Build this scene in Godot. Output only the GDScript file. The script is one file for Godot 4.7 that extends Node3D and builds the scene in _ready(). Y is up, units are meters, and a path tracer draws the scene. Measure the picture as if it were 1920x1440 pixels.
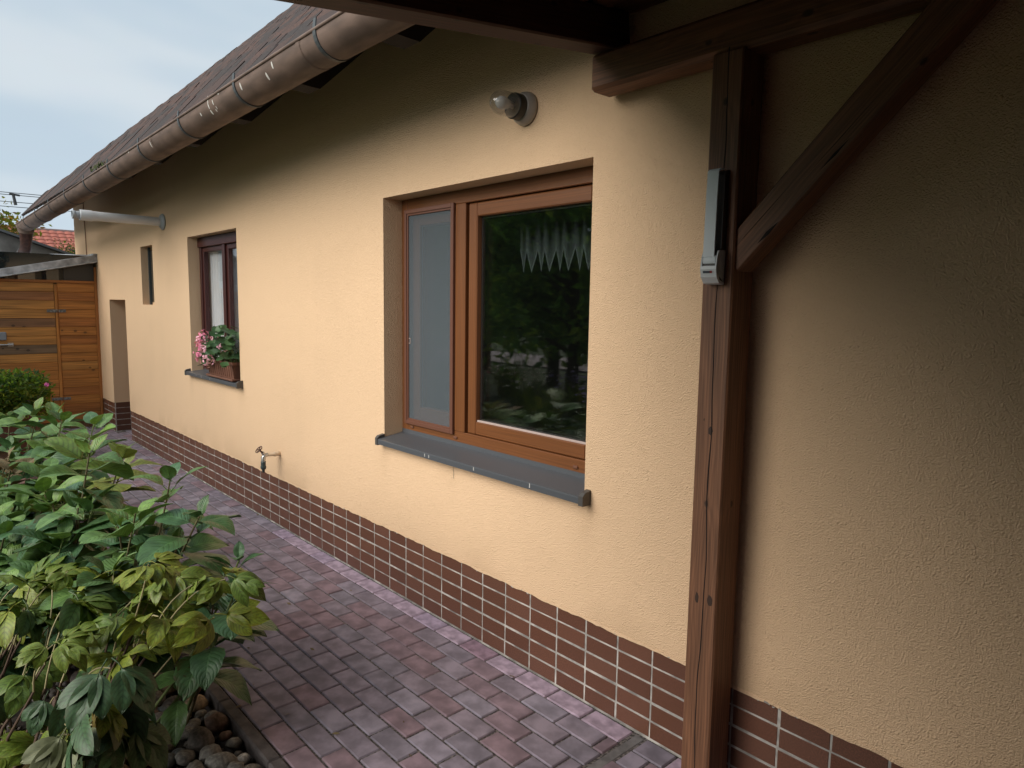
extends Node3D

# ------------------------------------------------------------------ mesh collector
class Sh:
	var v := PackedVector3Array()
	var n := PackedVector3Array()
	var u := PackedVector2Array()
	var c := PackedColorArray()
	var ix := PackedInt32Array()
	var col := Color(1, 1, 1)
	func vert(p: Vector3, nn: Vector3, uv: Vector2) -> int:
		v.append(p); n.append(nn); u.append(uv); c.append(col)
		return v.size() - 1
	func tri(a: int, b: int, d: int) -> void:      # given counter-clockwise from outside
		ix.append(a); ix.append(d); ix.append(b)
	func quad(a: Vector3, b: Vector3, cc: Vector3, d: Vector3, ua := Vector2.ZERO, ub := Vector2(1, 0), uc := Vector2(1, 1), ud := Vector2(0, 1)) -> void:
		var nn := (b - a).cross(cc - a)
		if nn.length_squared() < 1e-16: nn = (cc - a).cross(d - a)
		nn = nn.normalized()
		var i := vert(a, nn, ua)
		vert(b, nn, ub); vert(cc, nn, uc); vert(d, nn, ud)
		tri(i, i + 1, i + 2); tri(i, i + 2, i + 3)
	func tri3(a: Vector3, b: Vector3, cc: Vector3, s := 1.0) -> void:
		var nn := (b - a).cross(cc - a).normalized()
		var i := vert(a, nn, Vector2(a.x, a.z) * s)
		vert(b, nn, Vector2(b.x, b.z) * s); vert(cc, nn, Vector2(cc.x, cc.z) * s)
		tri(i, i + 1, i + 2)
	# chamfered box, uv in metres with v along the local y axis
	func cbox(size: Vector3, bev: float, at := Vector3.ZERO, off := Vector2.ZERO, b := Basis()) -> void:
		var h := size * 0.5
		var P := {}
		for sx in [-1, 1]:
			for sy in [-1, 1]:
				for sz in [-1, 1]:
					P[[sx, sy, sz, 0]] = Vector3(sx * h.x, sy * (h.y - bev), sz * (h.z - bev))
					P[[sx, sy, sz, 1]] = Vector3(sx * (h.x - bev), sy * h.y, sz * (h.z - bev))
					P[[sx, sy, sz, 2]] = Vector3(sx * (h.x - bev), sy * (h.y - bev), sz * h.z)
		var faces := []
		for s in [-1, 1]:
			faces.append([P[[s, -1, -1, 0]], P[[s, 1, -1, 0]], P[[s, 1, 1, 0]], P[[s, -1, 1, 0]]])
			faces.append([P[[-1, s, -1, 1]], P[[1, s, -1, 1]], P[[1, s, 1, 1]], P[[-1, s, 1, 1]]])
			faces.append([P[[-1, -1, s, 2]], P[[1, -1, s, 2]], P[[1, 1, s, 2]], P[[-1, 1, s, 2]]])
		if bev > 0.0:
			for s in [-1, 1]:
				for t in [-1, 1]:
					faces.append([P[[s, t, -1, 0]], P[[s, t, 1, 0]], P[[s, t, 1, 1]], P[[s, t, -1, 1]]])
					faces.append([P[[s, -1, t, 0]], P[[s, 1, t, 0]], P[[s, 1, t, 2]], P[[s, -1, t, 2]]])
					faces.append([P[[-1, s, t, 1]], P[[1, s, t, 1]], P[[1, s, t, 2]], P[[-1, s, t, 2]]])
		for f in faces:
			var a: Vector3 = f[0]; var bb: Vector3 = f[1]; var cc: Vector3 = f[2]; var d: Vector3 = f[3]
			if (bb - a).cross(cc - a).dot(a + bb + cc + d) < 0.0:
				var t2 := bb; bb = d; d = t2
			var nn := (bb - a).cross(cc - a)
			var ax := nn.abs()
			var q := [a, bb, cc, d]
			var uv := []
			for p in q:
				if ax.x >= ax.y and ax.x >= ax.z: uv.append(Vector2(p.z, p.y) + off)
				elif ax.z >= ax.y: uv.append(Vector2(p.x, p.y) + off)
				else: uv.append(Vector2(p.x, p.z) + off)
			quad(at + b * a, at + b * bb, at + b * cc, at + b * d, uv[0], uv[1], uv[2], uv[3])
		if bev > 0.0:
			for sx in [-1, 1]:
				for sy in [-1, 1]:
					for sz in [-1, 1]:
						var a: Vector3 = P[[sx, sy, sz, 0]]; var bb: Vector3 = P[[sx, sy, sz, 1]]; var cc: Vector3 = P[[sx, sy, sz, 2]]
						if (bb - a).cross(cc - a).dot(a) < 0.0:
							var t2 := bb; bb = cc; cc = t2
						var nn := (b * ((bb - a).cross(cc - a))).normalized()
						var i := vert(at + b * a, nn, off)
						vert(at + b * bb, nn, off); vert(at + b * cc, nn, off)
						tri(i, i + 1, i + 2)
	func box(lo: Vector3, hi: Vector3, bev := 0.0, off := Vector2.ZERO) -> void:
		cbox(hi - lo, bev, (lo + hi) * 0.5, off)
	# lathe round local y, profile of (radius, height)
	func lathe(prof: Array, seg := 24, at := Vector3.ZERO, b := Basis()) -> void:
		var m := prof.size()
		var base := v.size()
		for j in m:
			var p: Vector2 = prof[j]
			var p0: Vector2 = prof[max(j - 1, 0)]; var p1: Vector2 = prof[min(j + 1, m - 1)]
			var t := (p1 - p0).normalized()
			for i in seg + 1:
				var a := TAU * i / seg
				vert(at + b * Vector3(cos(a) * p.x, p.y, sin(a) * p.x), b * Vector3(cos(a) * t.y, -t.x, sin(a) * t.y), Vector2(a * 0.05, p.y))
		for j in m - 1:
			for i in seg:
				var q := base + j * (seg + 1) + i
				var r := q + seg + 1
				tri(q, r, q + 1); tri(q + 1, r, r + 1)
	func tube(pts: Array, rad: Array, seg := 8, caps := true) -> void:
		var m := pts.size()
		var base := v.size()
		var up := Vector3.UP
		var l := 0.0
		var x := Vector3.ZERO
		for j in m:
			var t: Vector3 = (pts[min(j + 1, m - 1)] - pts[max(j - 1, 0)]).normalized()
			if j == 0:
				x = t.cross(Vector3.UP if absf(t.y) < 0.9 else Vector3.RIGHT).normalized()
			else:
				x = (x - t * x.dot(t)).normalized()
				l += (pts[j] - pts[j - 1]).length()
			var y := t.cross(x)
			for i in seg + 1:
				var a := TAU * i / seg
				var d := x * cos(a) + y * sin(a)
				vert(pts[j] + d * rad[j], d, Vector2(float(i) / seg * 0.1, l))
		for j in m - 1:
			for i in seg:
				var q := base + j * (seg + 1) + i
				var r := q + seg + 1
				tri(q, q + 1, r); tri(q + 1, r + 1, r)
		if caps:
			for e in [0, m - 1]:
				var t: Vector3 = (pts[1] - pts[0]).normalized() * -1.0 if e == 0 else (pts[m - 1] - pts[m - 2]).normalized()
				var ci := vert(pts[e], t, Vector2.ZERO)
				var f := v.size()
				for i in seg + 1:
					vert(v[base + e * (seg + 1) + i], t, Vector2.ZERO)
				for i in seg:
					if e == 0: tri(ci, f + i + 1, f + i)
					else: tri(ci, f + i, f + i + 1)
	# extrude a polygon of the (z, y) plane along x
	func prism_x(poly: Array, x0: float, x1: float) -> void:
		var pv := PackedVector2Array(poly)
		if Geometry2D.is_polygon_clockwise(pv): pv.reverse()
		var t := Geometry2D.triangulate_polygon(pv)
		for s in [0, 1]:
			var x: float = x0 if s == 0 else x1
			var nn := Vector3(-1 if s == 0 else 1, 0, 0)
			var f := v.size()
			for p in pv: vert(Vector3(x, p.y, p.x), nn, Vector2(p.x, p.y))
			for k in range(0, t.size(), 3):
				if s == 1: ix.append(f + t[k]); ix.append(f + t[k + 1]); ix.append(f + t[k + 2])
				else: ix.append(f + t[k]); ix.append(f + t[k + 2]); ix.append(f + t[k + 1])
		var l := 0.0
		for k in pv.size():
			var a := pv[k]; var b := pv[(k + 1) % pv.size()]
			var d := (b - a).length()
			var mid := (a + b) * 0.5
			var nn := Vector3(0, -(b.x - a.x), b.y - a.y).normalized()
			var f := v.size()
			vert(Vector3(x0, a.y, a.x), nn, Vector2(x0, l)); vert(Vector3(x1, a.y, a.x), nn, Vector2(x1, l))
			vert(Vector3(x1, b.y, b.x), nn, Vector2(x1, l + d)); vert(Vector3(x0, b.y, b.x), nn, Vector2(x0, l + d))
			tri(f, f + 1, f + 2); tri(f, f + 2, f + 3)
			l += d
	func add(o: Sh, t: Transform3D, uvo := Vector2.ZERO) -> void:
		var f := v.size()
		for i in o.v.size():
			v.append(t * o.v[i]); n.append((t.basis * o.n[i]).normalized()); u.append(o.u[i] + uvo); c.append(col)
		for i in o.ix: ix.append(f + i)
	func mesh() -> ArrayMesh:
		var a := []
		a.resize(Mesh.ARRAY_MAX)
		a[Mesh.ARRAY_VERTEX] = v; a[Mesh.ARRAY_NORMAL] = n; a[Mesh.ARRAY_TEX_UV] = u; a[Mesh.ARRAY_COLOR] = c; a[Mesh.ARRAY_INDEX] = ix
		var m := ArrayMesh.new()
		m.add_surface_from_arrays(Mesh.PRIMITIVE_TRIANGLES, a)
		return m

# ------------------------------------------------------------------ helpers
var rng := RandomNumberGenerator.new()
var T := {}      # textures
var M := {}      # materials
var used := {}

func numbered(s: String) -> String:
	var k: int = used.get(s, 0)
	used[s] = k + 1
	return s if k == 0 else "%s_%03d" % [s, k]

func tag(o: Node, label := "", category := "", group := "", kind := "") -> Node:
	if label: o.set_meta("label", label)
	if category: o.set_meta("category", category)
	if group: o.set_meta("group", group)
	if kind: o.set_meta("kind", kind)
	return o

func put(called: String, shape: Variant, material: Material, parent: Node = null, at := Transform3D()) -> MeshInstance3D:
	var o := MeshInstance3D.new()
	o.mesh = shape.mesh() if shape is Sh else shape
	o.material_override = material
	o.transform = at
	var p: Node = parent if parent else self
	var key := str(p.get_instance_id()) + called
	var k: int = used.get(key, 0)
	used[key] = k + 1
	o.name = numbered(called) if parent == null else (called if k == 0 else "%s_%03d" % [called, k])
	p.add_child(o, true)
	return o

func base(called: String, at := Vector3.ZERO, parent: Node = null) -> Node3D:
	var o := Node3D.new()
	var p: Node = parent if parent else self
	var key := str(p.get_instance_id()) + called
	var k: int = used.get(key, 0)
	used[key] = k + 1
	o.name = numbered(called) if parent == null else (called if k == 0 else "%s_%03d" % [called, k])
	p.add_child(o, true)
	o.position = at
	return o

func noise(seed_: int, freq: float, oct := 4, type := FastNoiseLite.TYPE_SIMPLEX_SMOOTH) -> FastNoiseLite:
	var f := FastNoiseLite.new()
	f.seed = seed_; f.frequency = freq; f.noise_type = type
	f.fractal_octaves = oct
	f.fractal_type = FastNoiseLite.FRACTAL_FBM if oct > 1 else FastNoiseLite.FRACTAL_NONE
	return f

func tex(im: Image) -> ImageTexture:
	im.generate_mipmaps()
	return ImageTexture.create_from_image(im)

func lin(r: float, g: float, b: float) -> Color:
	return Color(r, g, b).linear_to_srgb()

func mat(r: float, g: float, b: float, rough := 0.8, t: Texture2D = null, uvs := Vector3.ONE, tri := 0) -> StandardMaterial3D:
	var m := StandardMaterial3D.new()
	m.albedo_color = lin(r, g, b)
	m.roughness = rough
	m.cull_mode = BaseMaterial3D.CULL_DISABLED
	if t: m.albedo_texture = t
	m.uv1_scale = uvs
	if tri >= 1: m.uv1_triplanar = true
	if tri == 2: m.uv1_world_triplanar = true
	return m

func bump(m: StandardMaterial3D, t: Texture2D, cm: float) -> StandardMaterial3D:
	m.heightmap_enabled = true
	m.heightmap_texture = t
	m.heightmap_scale = cm
	return m

func bl(m: StandardMaterial3D, k: float) -> StandardMaterial3D:
	m.backlight_enabled = true
	m.backlight = Color(k, k, k * 0.6)
	return m

# noise picture whose edges meet, without the flat band of a plain cross-fade
func tiled_noise(f: FastNoiseLite, w: int) -> PackedByteArray:
	var sk := w / 8
	var big := w + sk
	var im := f.get_image(big, big)
	im.convert(Image.FORMAT_L8)
	var d := im.get_data()
	for y in big:
		var r := y * big
		for x in sk:
			var t := (x + 0.5) / sk
			var a := d[r + x] - 127.5; var b := d[r + x + w] - 127.5
			d[r + x] = int(clampf((a * t + b * (1.0 - t)) / sqrt(t * t + (1.0 - t) * (1.0 - t)) + 127.5, 0, 255))
	for y in sk:
		var t := (y + 0.5) / sk
		var nn := sqrt(t * t + (1.0 - t) * (1.0 - t))
		for x in w:
			var a := d[y * big + x] - 127.5; var b := d[(y + w) * big + x] - 127.5
			d[y * big + x] = int(clampf((a * t + b * (1.0 - t)) / nn + 127.5, 0, 255))
	var out := PackedByteArray()
	for y in w: out.append_array(d.slice(y * big, y * big + w))
	return out

# grey speckle picture between two greys, seamless
func speckle(seed_: int, size: int, freq: float, lo: float, hi: float, oct := 4, contrast := 1.0) -> Image:
	var g := tiled_noise(noise(seed_, freq, oct), size)
	var d := PackedByteArray(); d.resize(size * size * 3)
	for i in g.size():
		var k := int(255.0 * clampf(lerpf(lo, hi, clampf((g[i] / 255.0 - 0.5) * contrast + 0.5, 0, 1)), 0, 1))
		d[i * 3] = k; d[i * 3 + 1] = k; d[i * 3 + 2] = k
	return Image.create_from_data(size, size, false, Image.FORMAT_RGB8, d)

func wood_image(seed_: int, w: int, h: int, rings: float, knots: int, dark: float, amp := 1.0, ksize := 1.0) -> Image:
	# grain runs along v
	var im := Image.create(w, h, false, Image.FORMAT_RGB8)
	var a := noise(seed_, 0.004, 3); var b := noise(seed_ + 1, 0.05, 2)
	var r := RandomNumberGenerator.new(); r.seed = seed_
	var kn := []
	for i in knots: kn.append(Vector3(r.randf() * w, r.randf() * h, r.randf_range(4, 9) * ksize * w / 256.0))
	for y in h:
		var th := TAU * y / h
		var R := h * 0.35 / TAU; var R2 := h * 0.06 / TAU
		var cy := cos(th); var sy := sin(th)
		for x in w:
			var wob := a.get_noise_3d(x * 3.0, cy * R, sy * R) * 34.0
			var k := 0.0
			for q in kn:
				var dx: float = x - q.x; var dy: float = wrapf(y - q.y, -h * 0.5, h * 0.5) * 0.45
				if absf(dy) > 60.0: continue
				var d := sqrt(dx * dx + dy * dy)
				wob += 26.0 * exp(-d / (q.z * 2.2)) * signf(dx)
				k = maxf(k, 1.0 - smoothstep(q.z * 0.6, q.z * 1.25, d))
			var g := sin((x + wob) * rings / w * TAU) * 0.5 + 0.5
			var f := b.get_noise_3d(x * 4.0, cy * R2, sy * R2)
			var t := 0.84 + amp * (0.11 * g - 0.04 + 0.22 * f + 0.15 * a.get_noise_3d(x * 0.4 + 900, cy * R * 0.6, sy * R * 0.6))
			t = lerpf(t, dark, k * 0.8)
			im.set_pixel(x, y, Color(clampf(t, 0, 1), clampf(t * 0.985 , 0, 1), clampf(t * 0.96, 0, 1)))
	return im

func leaf_image(seed_: int, pairs: int, vein: float, edge: float, blem := 0.0) -> Image:
	var w := 128; var h := 256
	var im := Image.create(w, h, false, Image.FORMAT_RGB8)
	var a := noise(seed_, 0.03, 4)
	for y in h:
		var v := float(y) / h
		for x in w:
			var uu := absf(x / float(w) - 0.5) * 2.0
			var t := 0.78 + 0.12 * a.get_noise_2d(x * 0.6, y * 0.6)
			# side veins curve towards the tip
			var s := (v - uu * 0.22 - uu * uu * 0.12) * pairs
			var d := absf(s - roundf(s))
			var vv := (1.0 - smoothstep(0.04, 0.13, d)) * (1.0 - uu * 0.75)
			vv = maxf(vv, 1.0 - smoothstep(0.02, 0.055, uu))
			t += vein * vv
			# bulge shading between veins as pigment mottling
			t -= 0.06 * (1.0 - smoothstep(0.1, 0.5, d))
			t += edge * smoothstep(0.75, 1.0, uu)
			var brown := smoothstep(0.02, 0.22, a.get_noise_2d(x * 0.5 + 300, y * 0.5)) * smoothstep(0.55, 1.0, maxf(uu, (v - 0.5) * 2.0)) * blem
			brown = maxf(brown, smoothstep(0.34, 0.40, a.get_noise_2d(x * 1.5 + 700, y * 1.5)) * blem)
			var lc := Color(clampf(t * (0.96 + 0.3 * maxf(vv * vein, 0) + edge * uu * 0.3), 0, 1), clampf(t, 0, 1), clampf(t * 0.92, 0, 1))
			im.set_pixel(x, y, lc.lerp(Color(0.72, 0.48, 0.36), brown * 0.85))
	return im

func leaf_height(pairs: int) -> Image:
	var w := 128; var h := 256
	var im := Image.create(w, h, false, Image.FORMAT_RGB8)
	for y in h:
		var v := float(y) / h
		for x in w:
			var uu := absf(x / float(w) - 0.5) * 2.0
			var s := (v - uu * 0.22 - uu * uu * 0.12) * pairs
			var d := absf(s - roundf(s))
			var t := smoothstep(0.0, 0.35, d) * (1.0 - uu * 0.5) * smoothstep(0.0, 0.12, uu)
			im.set_pixel(x, y, Color(t, t, t))
	return im

# ------------------------------------------------------------------ scene
func _ready() -> void:
	rng.seed = 7
	# camera
	var cam := Camera3D.new(); cam.name = "camera"; add_child(cam)
	cam.fov = 2.0 * rad_to_deg(atan(720.0 / 1297.6)); cam.near = 0.05; cam.far = 4000
	var yaw := deg_to_rad(47.81); var pit := deg_to_rad(-6.479); var rol := deg_to_rad(0.857)
	var fw := Vector3(-sin(yaw) * cos(pit), sin(pit), -cos(yaw) * cos(pit))
	var rt := Vector3(cos(yaw), 0, -sin(yaw)); var up := rt.cross(fw)
	var r2 := rt * cos(rol) + up * sin(rol); var u2 := up * cos(rol) - rt * sin(rol)
	cam.transform = Transform3D(Basis(r2, u2, -fw), Vector3(0, 1.65, 2.0766))
	cam.current = true
	# sky, air, exposure
	var we := WorldEnvironment.new(); we.name = "world_environment"; add_child(we)
	var env := Environment.new(); we.environment = env
	env.tonemap_mode = Environment.TONE_MAPPER_LINEAR
	env.tonemap_exposure = 2.85
	env.sdfgi_enabled = true; env.ssao_enabled = true; env.ssil_enabled = true
	env.background_mode = Environment.BG_SKY
	var sky := Sky.new(); var pm := PanoramaSkyMaterial.new()
	pm.panorama = sky_picture(); pm.energy_multiplier = 0.33
	sky.sky_material = pm; env.sky = sky
	# the veiled sun, behind thin cloud over the garden
	var sun := DirectionalLight3D.new(); sun.name = "sun"; add_child(sun)
	sun.light_energy = 0.5; sun.light_angular_distance = 54.0; sun.light_color = Color(1.0, 0.97, 0.93)
	sun.shadow_enabled = true
	var to_sun := Vector3(-0.10, 0.52, 0.85).normalized()
	sun.transform = Transform3D(Basis.looking_at(-to_sun, Vector3.UP), Vector3(0, 12, 0))

	make_textures(); make_materials()
	build_ground(); build_path()
	build_house(); build_carport(); build_shed(); build_neighbours(); build_garden()
	build_fixtures(); build_geranium(); build_pebbles(); build_plants(); build_pot_shrub(); build_litter()

func sky_picture() -> ImageTexture:
	var w := 1024; var h := 512
	var im := Image.create(w, h, false, Image.FORMAT_RGB8)
	var a := noise(31, 1.1, 5); var b := noise(32, 2.6, 4)
	for y in h:
		var el := (0.5 - (y + 0.5) / h) * PI
		for x in w:
			var az := (x + 0.5) / w * TAU
			var d := Vector3(cos(el) * cos(az), sin(el), cos(el) * sin(az))
			var col: Color
			if d.y < 0.0: col = Color(0.50, 0.50, 0.48)
			else:
				var p := Vector3(d.x, 0, d.z) / (d.y + 0.22)
				var k := a.get_noise_3d(p.x * 0.55, p.z * 1.3, 0.0) * 0.7 + b.get_noise_3d(p.x * 0.4 + p.z * 0.2, p.z * 1.2, 3.0) * 0.3
				var c := smoothstep(-0.35, 0.4, k)
				var clear := Color(0.735, 0.815, 0.88).lerp(Color(0.84, 0.90, 0.945), exp(-d.y * 4.0))
				var cloud := Color(0.865, 0.90, 0.925).lerp(Color(0.86, 0.91, 0.95), exp(-d.y * 4.0))
				col = clear.lerp(cloud, c)
			im.set_pixel(x, y, col)
	return ImageTexture.create_from_image(im)

func make_textures() -> void:
	# scratched render: worm-like grains
	var d1 := tiled_noise(noise(3, 0.040, 2), 1024); var d2 := tiled_noise(noise(5, 0.085, 2), 1024)
	for i in d1.size():
		var k := absf(d1[i] / 255.0 - 0.5) * 2.0
		d1[i] = int(clampf(k * 0.75 + d2[i] / 255.0 * 0.35, 0, 1) * 255)
	T.stucco = tex(Image.create_from_data(1024, 1024, false, Image.FORMAT_L8, d1))
	T.wood = tex(wood_image(11, 256, 1024, 20, 4, 0.38, 0.9, 0.8))
	T.board = tex(wood_image(17, 256, 1024, 6, 9, 0.42, 0.75, 0.6))
	T.fine = tex(wood_image(23, 256, 512, 16, 0, 0.5, 0.4))
	T.paver = tex(speckle(41, 512, 0.009, 0.80, 1.0, 4, 1.5))
	T.bloom = tex(speckle(47, 512, 0.010, 0.78, 1.0, 4, 1.8))
	T.grit = tex(speckle(42, 512, 0.12, 0.78, 1.0, 3, 1.4))
	T.patina = tex(speckle(43, 512, 0.01, 0.62, 1.0, 5, 1.8))
	T.pebble = tex(speckle(44, 256, 0.03, 0.6, 1.0, 5, 1.6))
	T.soil = tex(speckle(45, 512, 0.03, 0.45, 1.0, 5, 1.8))
	T.leaf = tex(leaf_image(51, 9, 0.13, 0.05))
	T.leaf_y = tex(leaf_image(52, 8, -0.14, 0.08, 0.4))
	T.leaf_spot = tex(leaf_image(53, 9, 0.12, 0.05, 1.0))
	T.leafh = tex(leaf_height(9))
	T.stain = tex(speckle(46, 512, 0.008, 0.66, 1.0, 5, 1.6))
	# lace valance with a zigzag hem, alpha cut
	var im := Image.create(512, 256, false, Image.FORMAT_RGBA8)
	for y in 256:
		for x in 512:
			var tooth := absf(fposmod(x / 42.0, 1.0) - 0.5) * 2.0
			var hem := 190.0 + 60.0 * (1.0 - tooth)
			var on := y < hem and (posmod(x + y, 9) < 2 or posmod(x - y, 9) < 2 or y > hem - 9)
			im.set_pixel(x, y, Color(1, 1, 1, (0.75 if on else 0.25) * clampf((y - hem + 95.0) / 95.0, 0, 1) if y < hem else 0.0))
	T.lace = tex(im)

func make_materials() -> void:
	M.wall = bump(mat(0.79, 0.55, 0.345, 0.95, null, Vector3.ONE * 1.9, 2), T.stucco, 0.40)
	M.wall.vertex_color_use_as_albedo = true
	M.tiles = []
	for i in 6:
		var k: float = [1.0, 0.93, 1.07, 0.96, 1.03, 0.89][i]
		M.tiles.append(mat(0.170 * k, 0.072 * k, 0.044 * k, [0.36, 0.5, 0.42, 0.33, 0.55, 0.4][i], T.grit, Vector3.ONE * 2.5, 2))
	M.grout = mat(0.56, 0.53, 0.49, 0.95, T.stain, Vector3.ONE * 2.0, 2)
	M.pavers = []
	for k in [[0.298, 0.246, 0.296], [0.281, 0.239, 0.292], [0.311, 0.262, 0.318], [0.288, 0.201, 0.235], [0.264, 0.232, 0.283], [0.325, 0.286, 0.349], [0.293, 0.210, 0.248]]:
		M.pavers.append(bump(mat(k[0], k[1], k[2], 0.85, T.paver, Vector3.ONE * 1.7, 2), T.grit, 0.06))
	M.border_pavers = []
	for k in [[0.504, 0.385, 0.484], [0.454, 0.353, 0.468], [0.352, 0.232, 0.299]]:
		M.border_pavers.append(bump(mat(k[0], k[1], k[2], 0.85, T.bloom, Vector3.ONE * 2.3, 2), T.grit, 0.06))
	M.sand = mat(0.20, 0.175, 0.165, 1.0, T.soil, Vector3.ONE * 4.0, 2)
	M.kerb = mat(0.115, 0.10, 0.10, 0.9, T.paver, Vector3.ONE * 3.0, 2)
	M.concrete = mat(0.19, 0.18, 0.18, 0.9, T.paver, Vector3.ONE * 3.0, 2)
	M.soil = mat(0.045, 0.034, 0.025, 1.0, T.soil, Vector3.ONE * 2.0, 2)
	M.lawn = bump(mat(0.085, 0.125, 0.038, 1.0, T.soil, Vector3.ONE * 1.6, 2), T.grit, 2.0)
	# timber of the carport
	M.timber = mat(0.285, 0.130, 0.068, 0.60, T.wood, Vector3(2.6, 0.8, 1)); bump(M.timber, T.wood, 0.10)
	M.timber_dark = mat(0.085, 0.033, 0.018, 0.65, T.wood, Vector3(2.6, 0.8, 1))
	M.crack = mat(0.012, 0.006, 0.004, 0.9)
	M.knot = mat(0.045, 0.022, 0.013, 0.7)
	M.roof_boards = mat(0.19, 0.082, 0.034, 0.75, T.board, Vector3(3, 0.8, 1))
	# window joinery
	M.oak = mat(0.255, 0.094, 0.030, 0.42, T.fine, Vector3(3.2, 0.9, 1))
	M.oak_dark = mat(0.080, 0.030, 0.018, 0.5)
	M.red_wood = mat(0.092, 0.020, 0.018, 0.42, T.fine, Vector3(3.2, 0.9, 1))
	M.bead = mat(0.45, 0.36, 0.33, 0.4)
	M.seal = mat(0.012, 0.012, 0.012, 0.6)
	M.sill = mat(0.092, 0.100, 0.112, 0.36); M.sill.metallic = 0.15
	M.sill_cap = mat(0.075, 0.070, 0.066, 0.45)
	M.glass = mat(0.015, 0.017, 0.016, 0.0); M.glass.transparency = BaseMaterial3D.TRANSPARENCY_ALPHA
	M.glass.albedo_color.a = 0.05; M.glass.metallic_specular = 0.9
	M.dim_glass = mat(0.02, 0.025, 0.025, 0.02); M.dim_glass.metallic_specular = 0.7
	M.screen = mat(0.115, 0.14, 0.158, 0.9); M.screen.transparency = BaseMaterial3D.TRANSPARENCY_ALPHA; M.screen.albedo_color.a = 0.60
	M.curtain = bl(mat(0.86, 0.90, 0.94, 0.9), 0.4)
	M.curtain.transparency = BaseMaterial3D.TRANSPARENCY_ALPHA; M.curtain.albedo_color.a = 0.97
	M.lace = mat(0.12, 0.16, 0.16, 0.9, T.lace); M.lace.transparency = BaseMaterial3D.TRANSPARENCY_ALPHA
	M.room = mat(0.10, 0.095, 0.085, 0.9)
	M.room_light = mat(0.55, 0.58, 0.60, 0.9)
	# roof and rainwater goods
	M.roof_tiles = []
	for k in [[0.105, 0.058, 0.045], [0.080, 0.048, 0.040], [0.13, 0.066, 0.048], [0.062, 0.045, 0.040]]:
		M.roof_tiles.append(mat(k[0], k[1], k[2], 0.9, T.soil, Vector3.ONE * 5.0, 2))
	M.roof_body = mat(0.035, 0.025, 0.02, 0.9)
	M.copper = mat(0.175, 0.118, 0.092, 0.66, T.bloom, Vector3(0.8, 3.0, 3.0), 2)
	M.copper_dark = mat(0.085, 0.034, 0.024, 0.45, T.patina, Vector3.ONE * 3.0, 2); M.copper_dark.metallic = 0.3
	M.strap_iron = mat(0.058, 0.066, 0.070, 0.5)
	M.dropping = mat(0.62, 0.60, 0.56, 0.9)
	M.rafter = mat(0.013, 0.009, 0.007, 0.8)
	# fixtures
	M.white_plastic = mat(0.66, 0.68, 0.70, 0.4)
	M.grey_plastic = mat(0.40, 0.43, 0.45, 0.4)
	M.webbing = mat(0.74, 0.79, 0.82, 0.8)
	M.dark_plastic = mat(0.030, 0.026, 0.022, 0.5)
	M.porcelain = mat(0.36, 0.33, 0.30, 0.35)
	M.black_rubber = mat(0.014, 0.014, 0.012, 0.5)
	M.bulb = mat(0.72, 0.72, 0.68, 0.25)
	M.brass = mat(0.30, 0.22, 0.13, 0.35); M.brass.metallic = 0.6
	M.cream_paint = mat(0.72, 0.58, 0.42, 0.55)
	M.chrome = mat(0.55, 0.55, 0.53, 0.25); M.chrome.metallic = 0.7
	M.teal_plastic = mat(0.045, 0.065, 0.066, 0.4)
	M.rust = mat(0.075, 0.030, 0.022, 0.6)
	M.cream_strip = mat(0.42, 0.38, 0.28, 0.8)
	M.label_print = mat(0.06, 0.07, 0.09, 0.5); M.label_red = mat(0.30, 0.03, 0.03, 0.5)
	M.galv = mat(0.30, 0.31, 0.31, 0.5, T.stain, Vector3.ONE * 6.0, 2); M.galv.metallic = 0.5
	M.terracotta = mat(0.21, 0.088, 0.052, 0.75, T.grit, Vector3.ONE * 4.0, 2)
	M.pink = bl(mat(0.86, 0.24, 0.40, 0.7), 0.5); M.pink_pale = bl(mat(0.90, 0.46, 0.58, 0.7), 0.5); M.magenta = bl(mat(0.62, 0.10, 0.36, 0.7), 0.4)
	# shed boards
	M.shed = []
	for k in [[0.691, 0.286, 0.065], [0.734, 0.346, 0.089], [0.605, 0.232, 0.058], [0.475, 0.205, 0.079], [0.389, 0.200, 0.100], [0.292, 0.194, 0.116]]:
		M.shed.append(mat(k[0], k[1], k[2], 0.55, T.board, Vector3(1.4, 0.55, 1)))
	M.sheet = mat(0.58, 0.59, 0.62, 0.55, T.stain, Vector3.ONE * 1.3, 2)
	M.grey_wall = mat(0.33, 0.32, 0.31, 0.95, T.stain, Vector3.ONE * 0.45, 2)
	M.coping = mat(0.10, 0.11, 0.12, 0.6)
	M.red_tile = mat(0.50, 0.155, 0.105, 0.8, T.grit, Vector3.ONE * 1.0, 2)
	M.house_far = mat(0.55, 0.50, 0.42, 0.9)
	M.wire = mat(0.05, 0.05, 0.055, 0.6)
	# leaves
	M.hyd = []
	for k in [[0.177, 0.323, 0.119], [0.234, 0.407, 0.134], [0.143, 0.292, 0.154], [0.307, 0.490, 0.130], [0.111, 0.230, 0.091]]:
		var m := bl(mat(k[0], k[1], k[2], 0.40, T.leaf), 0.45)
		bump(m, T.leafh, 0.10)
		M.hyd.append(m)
	for i in 5:
		var m: StandardMaterial3D = M.hyd[i].duplicate()
		m.albedo_texture = T.leaf_spot
		M.hyd.append(m)
	M.hyd_yellow = bl(mat(0.40, 0.47, 0.13, 0.5, T.leaf_y), 0.5)
	M.hyd_lime = bl(mat(0.24, 0.36, 0.07, 0.5, T.leaf_y), 0.5)
	M.dry_leaf = bl(mat(0.40, 0.29, 0.17, 0.7, T.leaf_y), 0.3)
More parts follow.
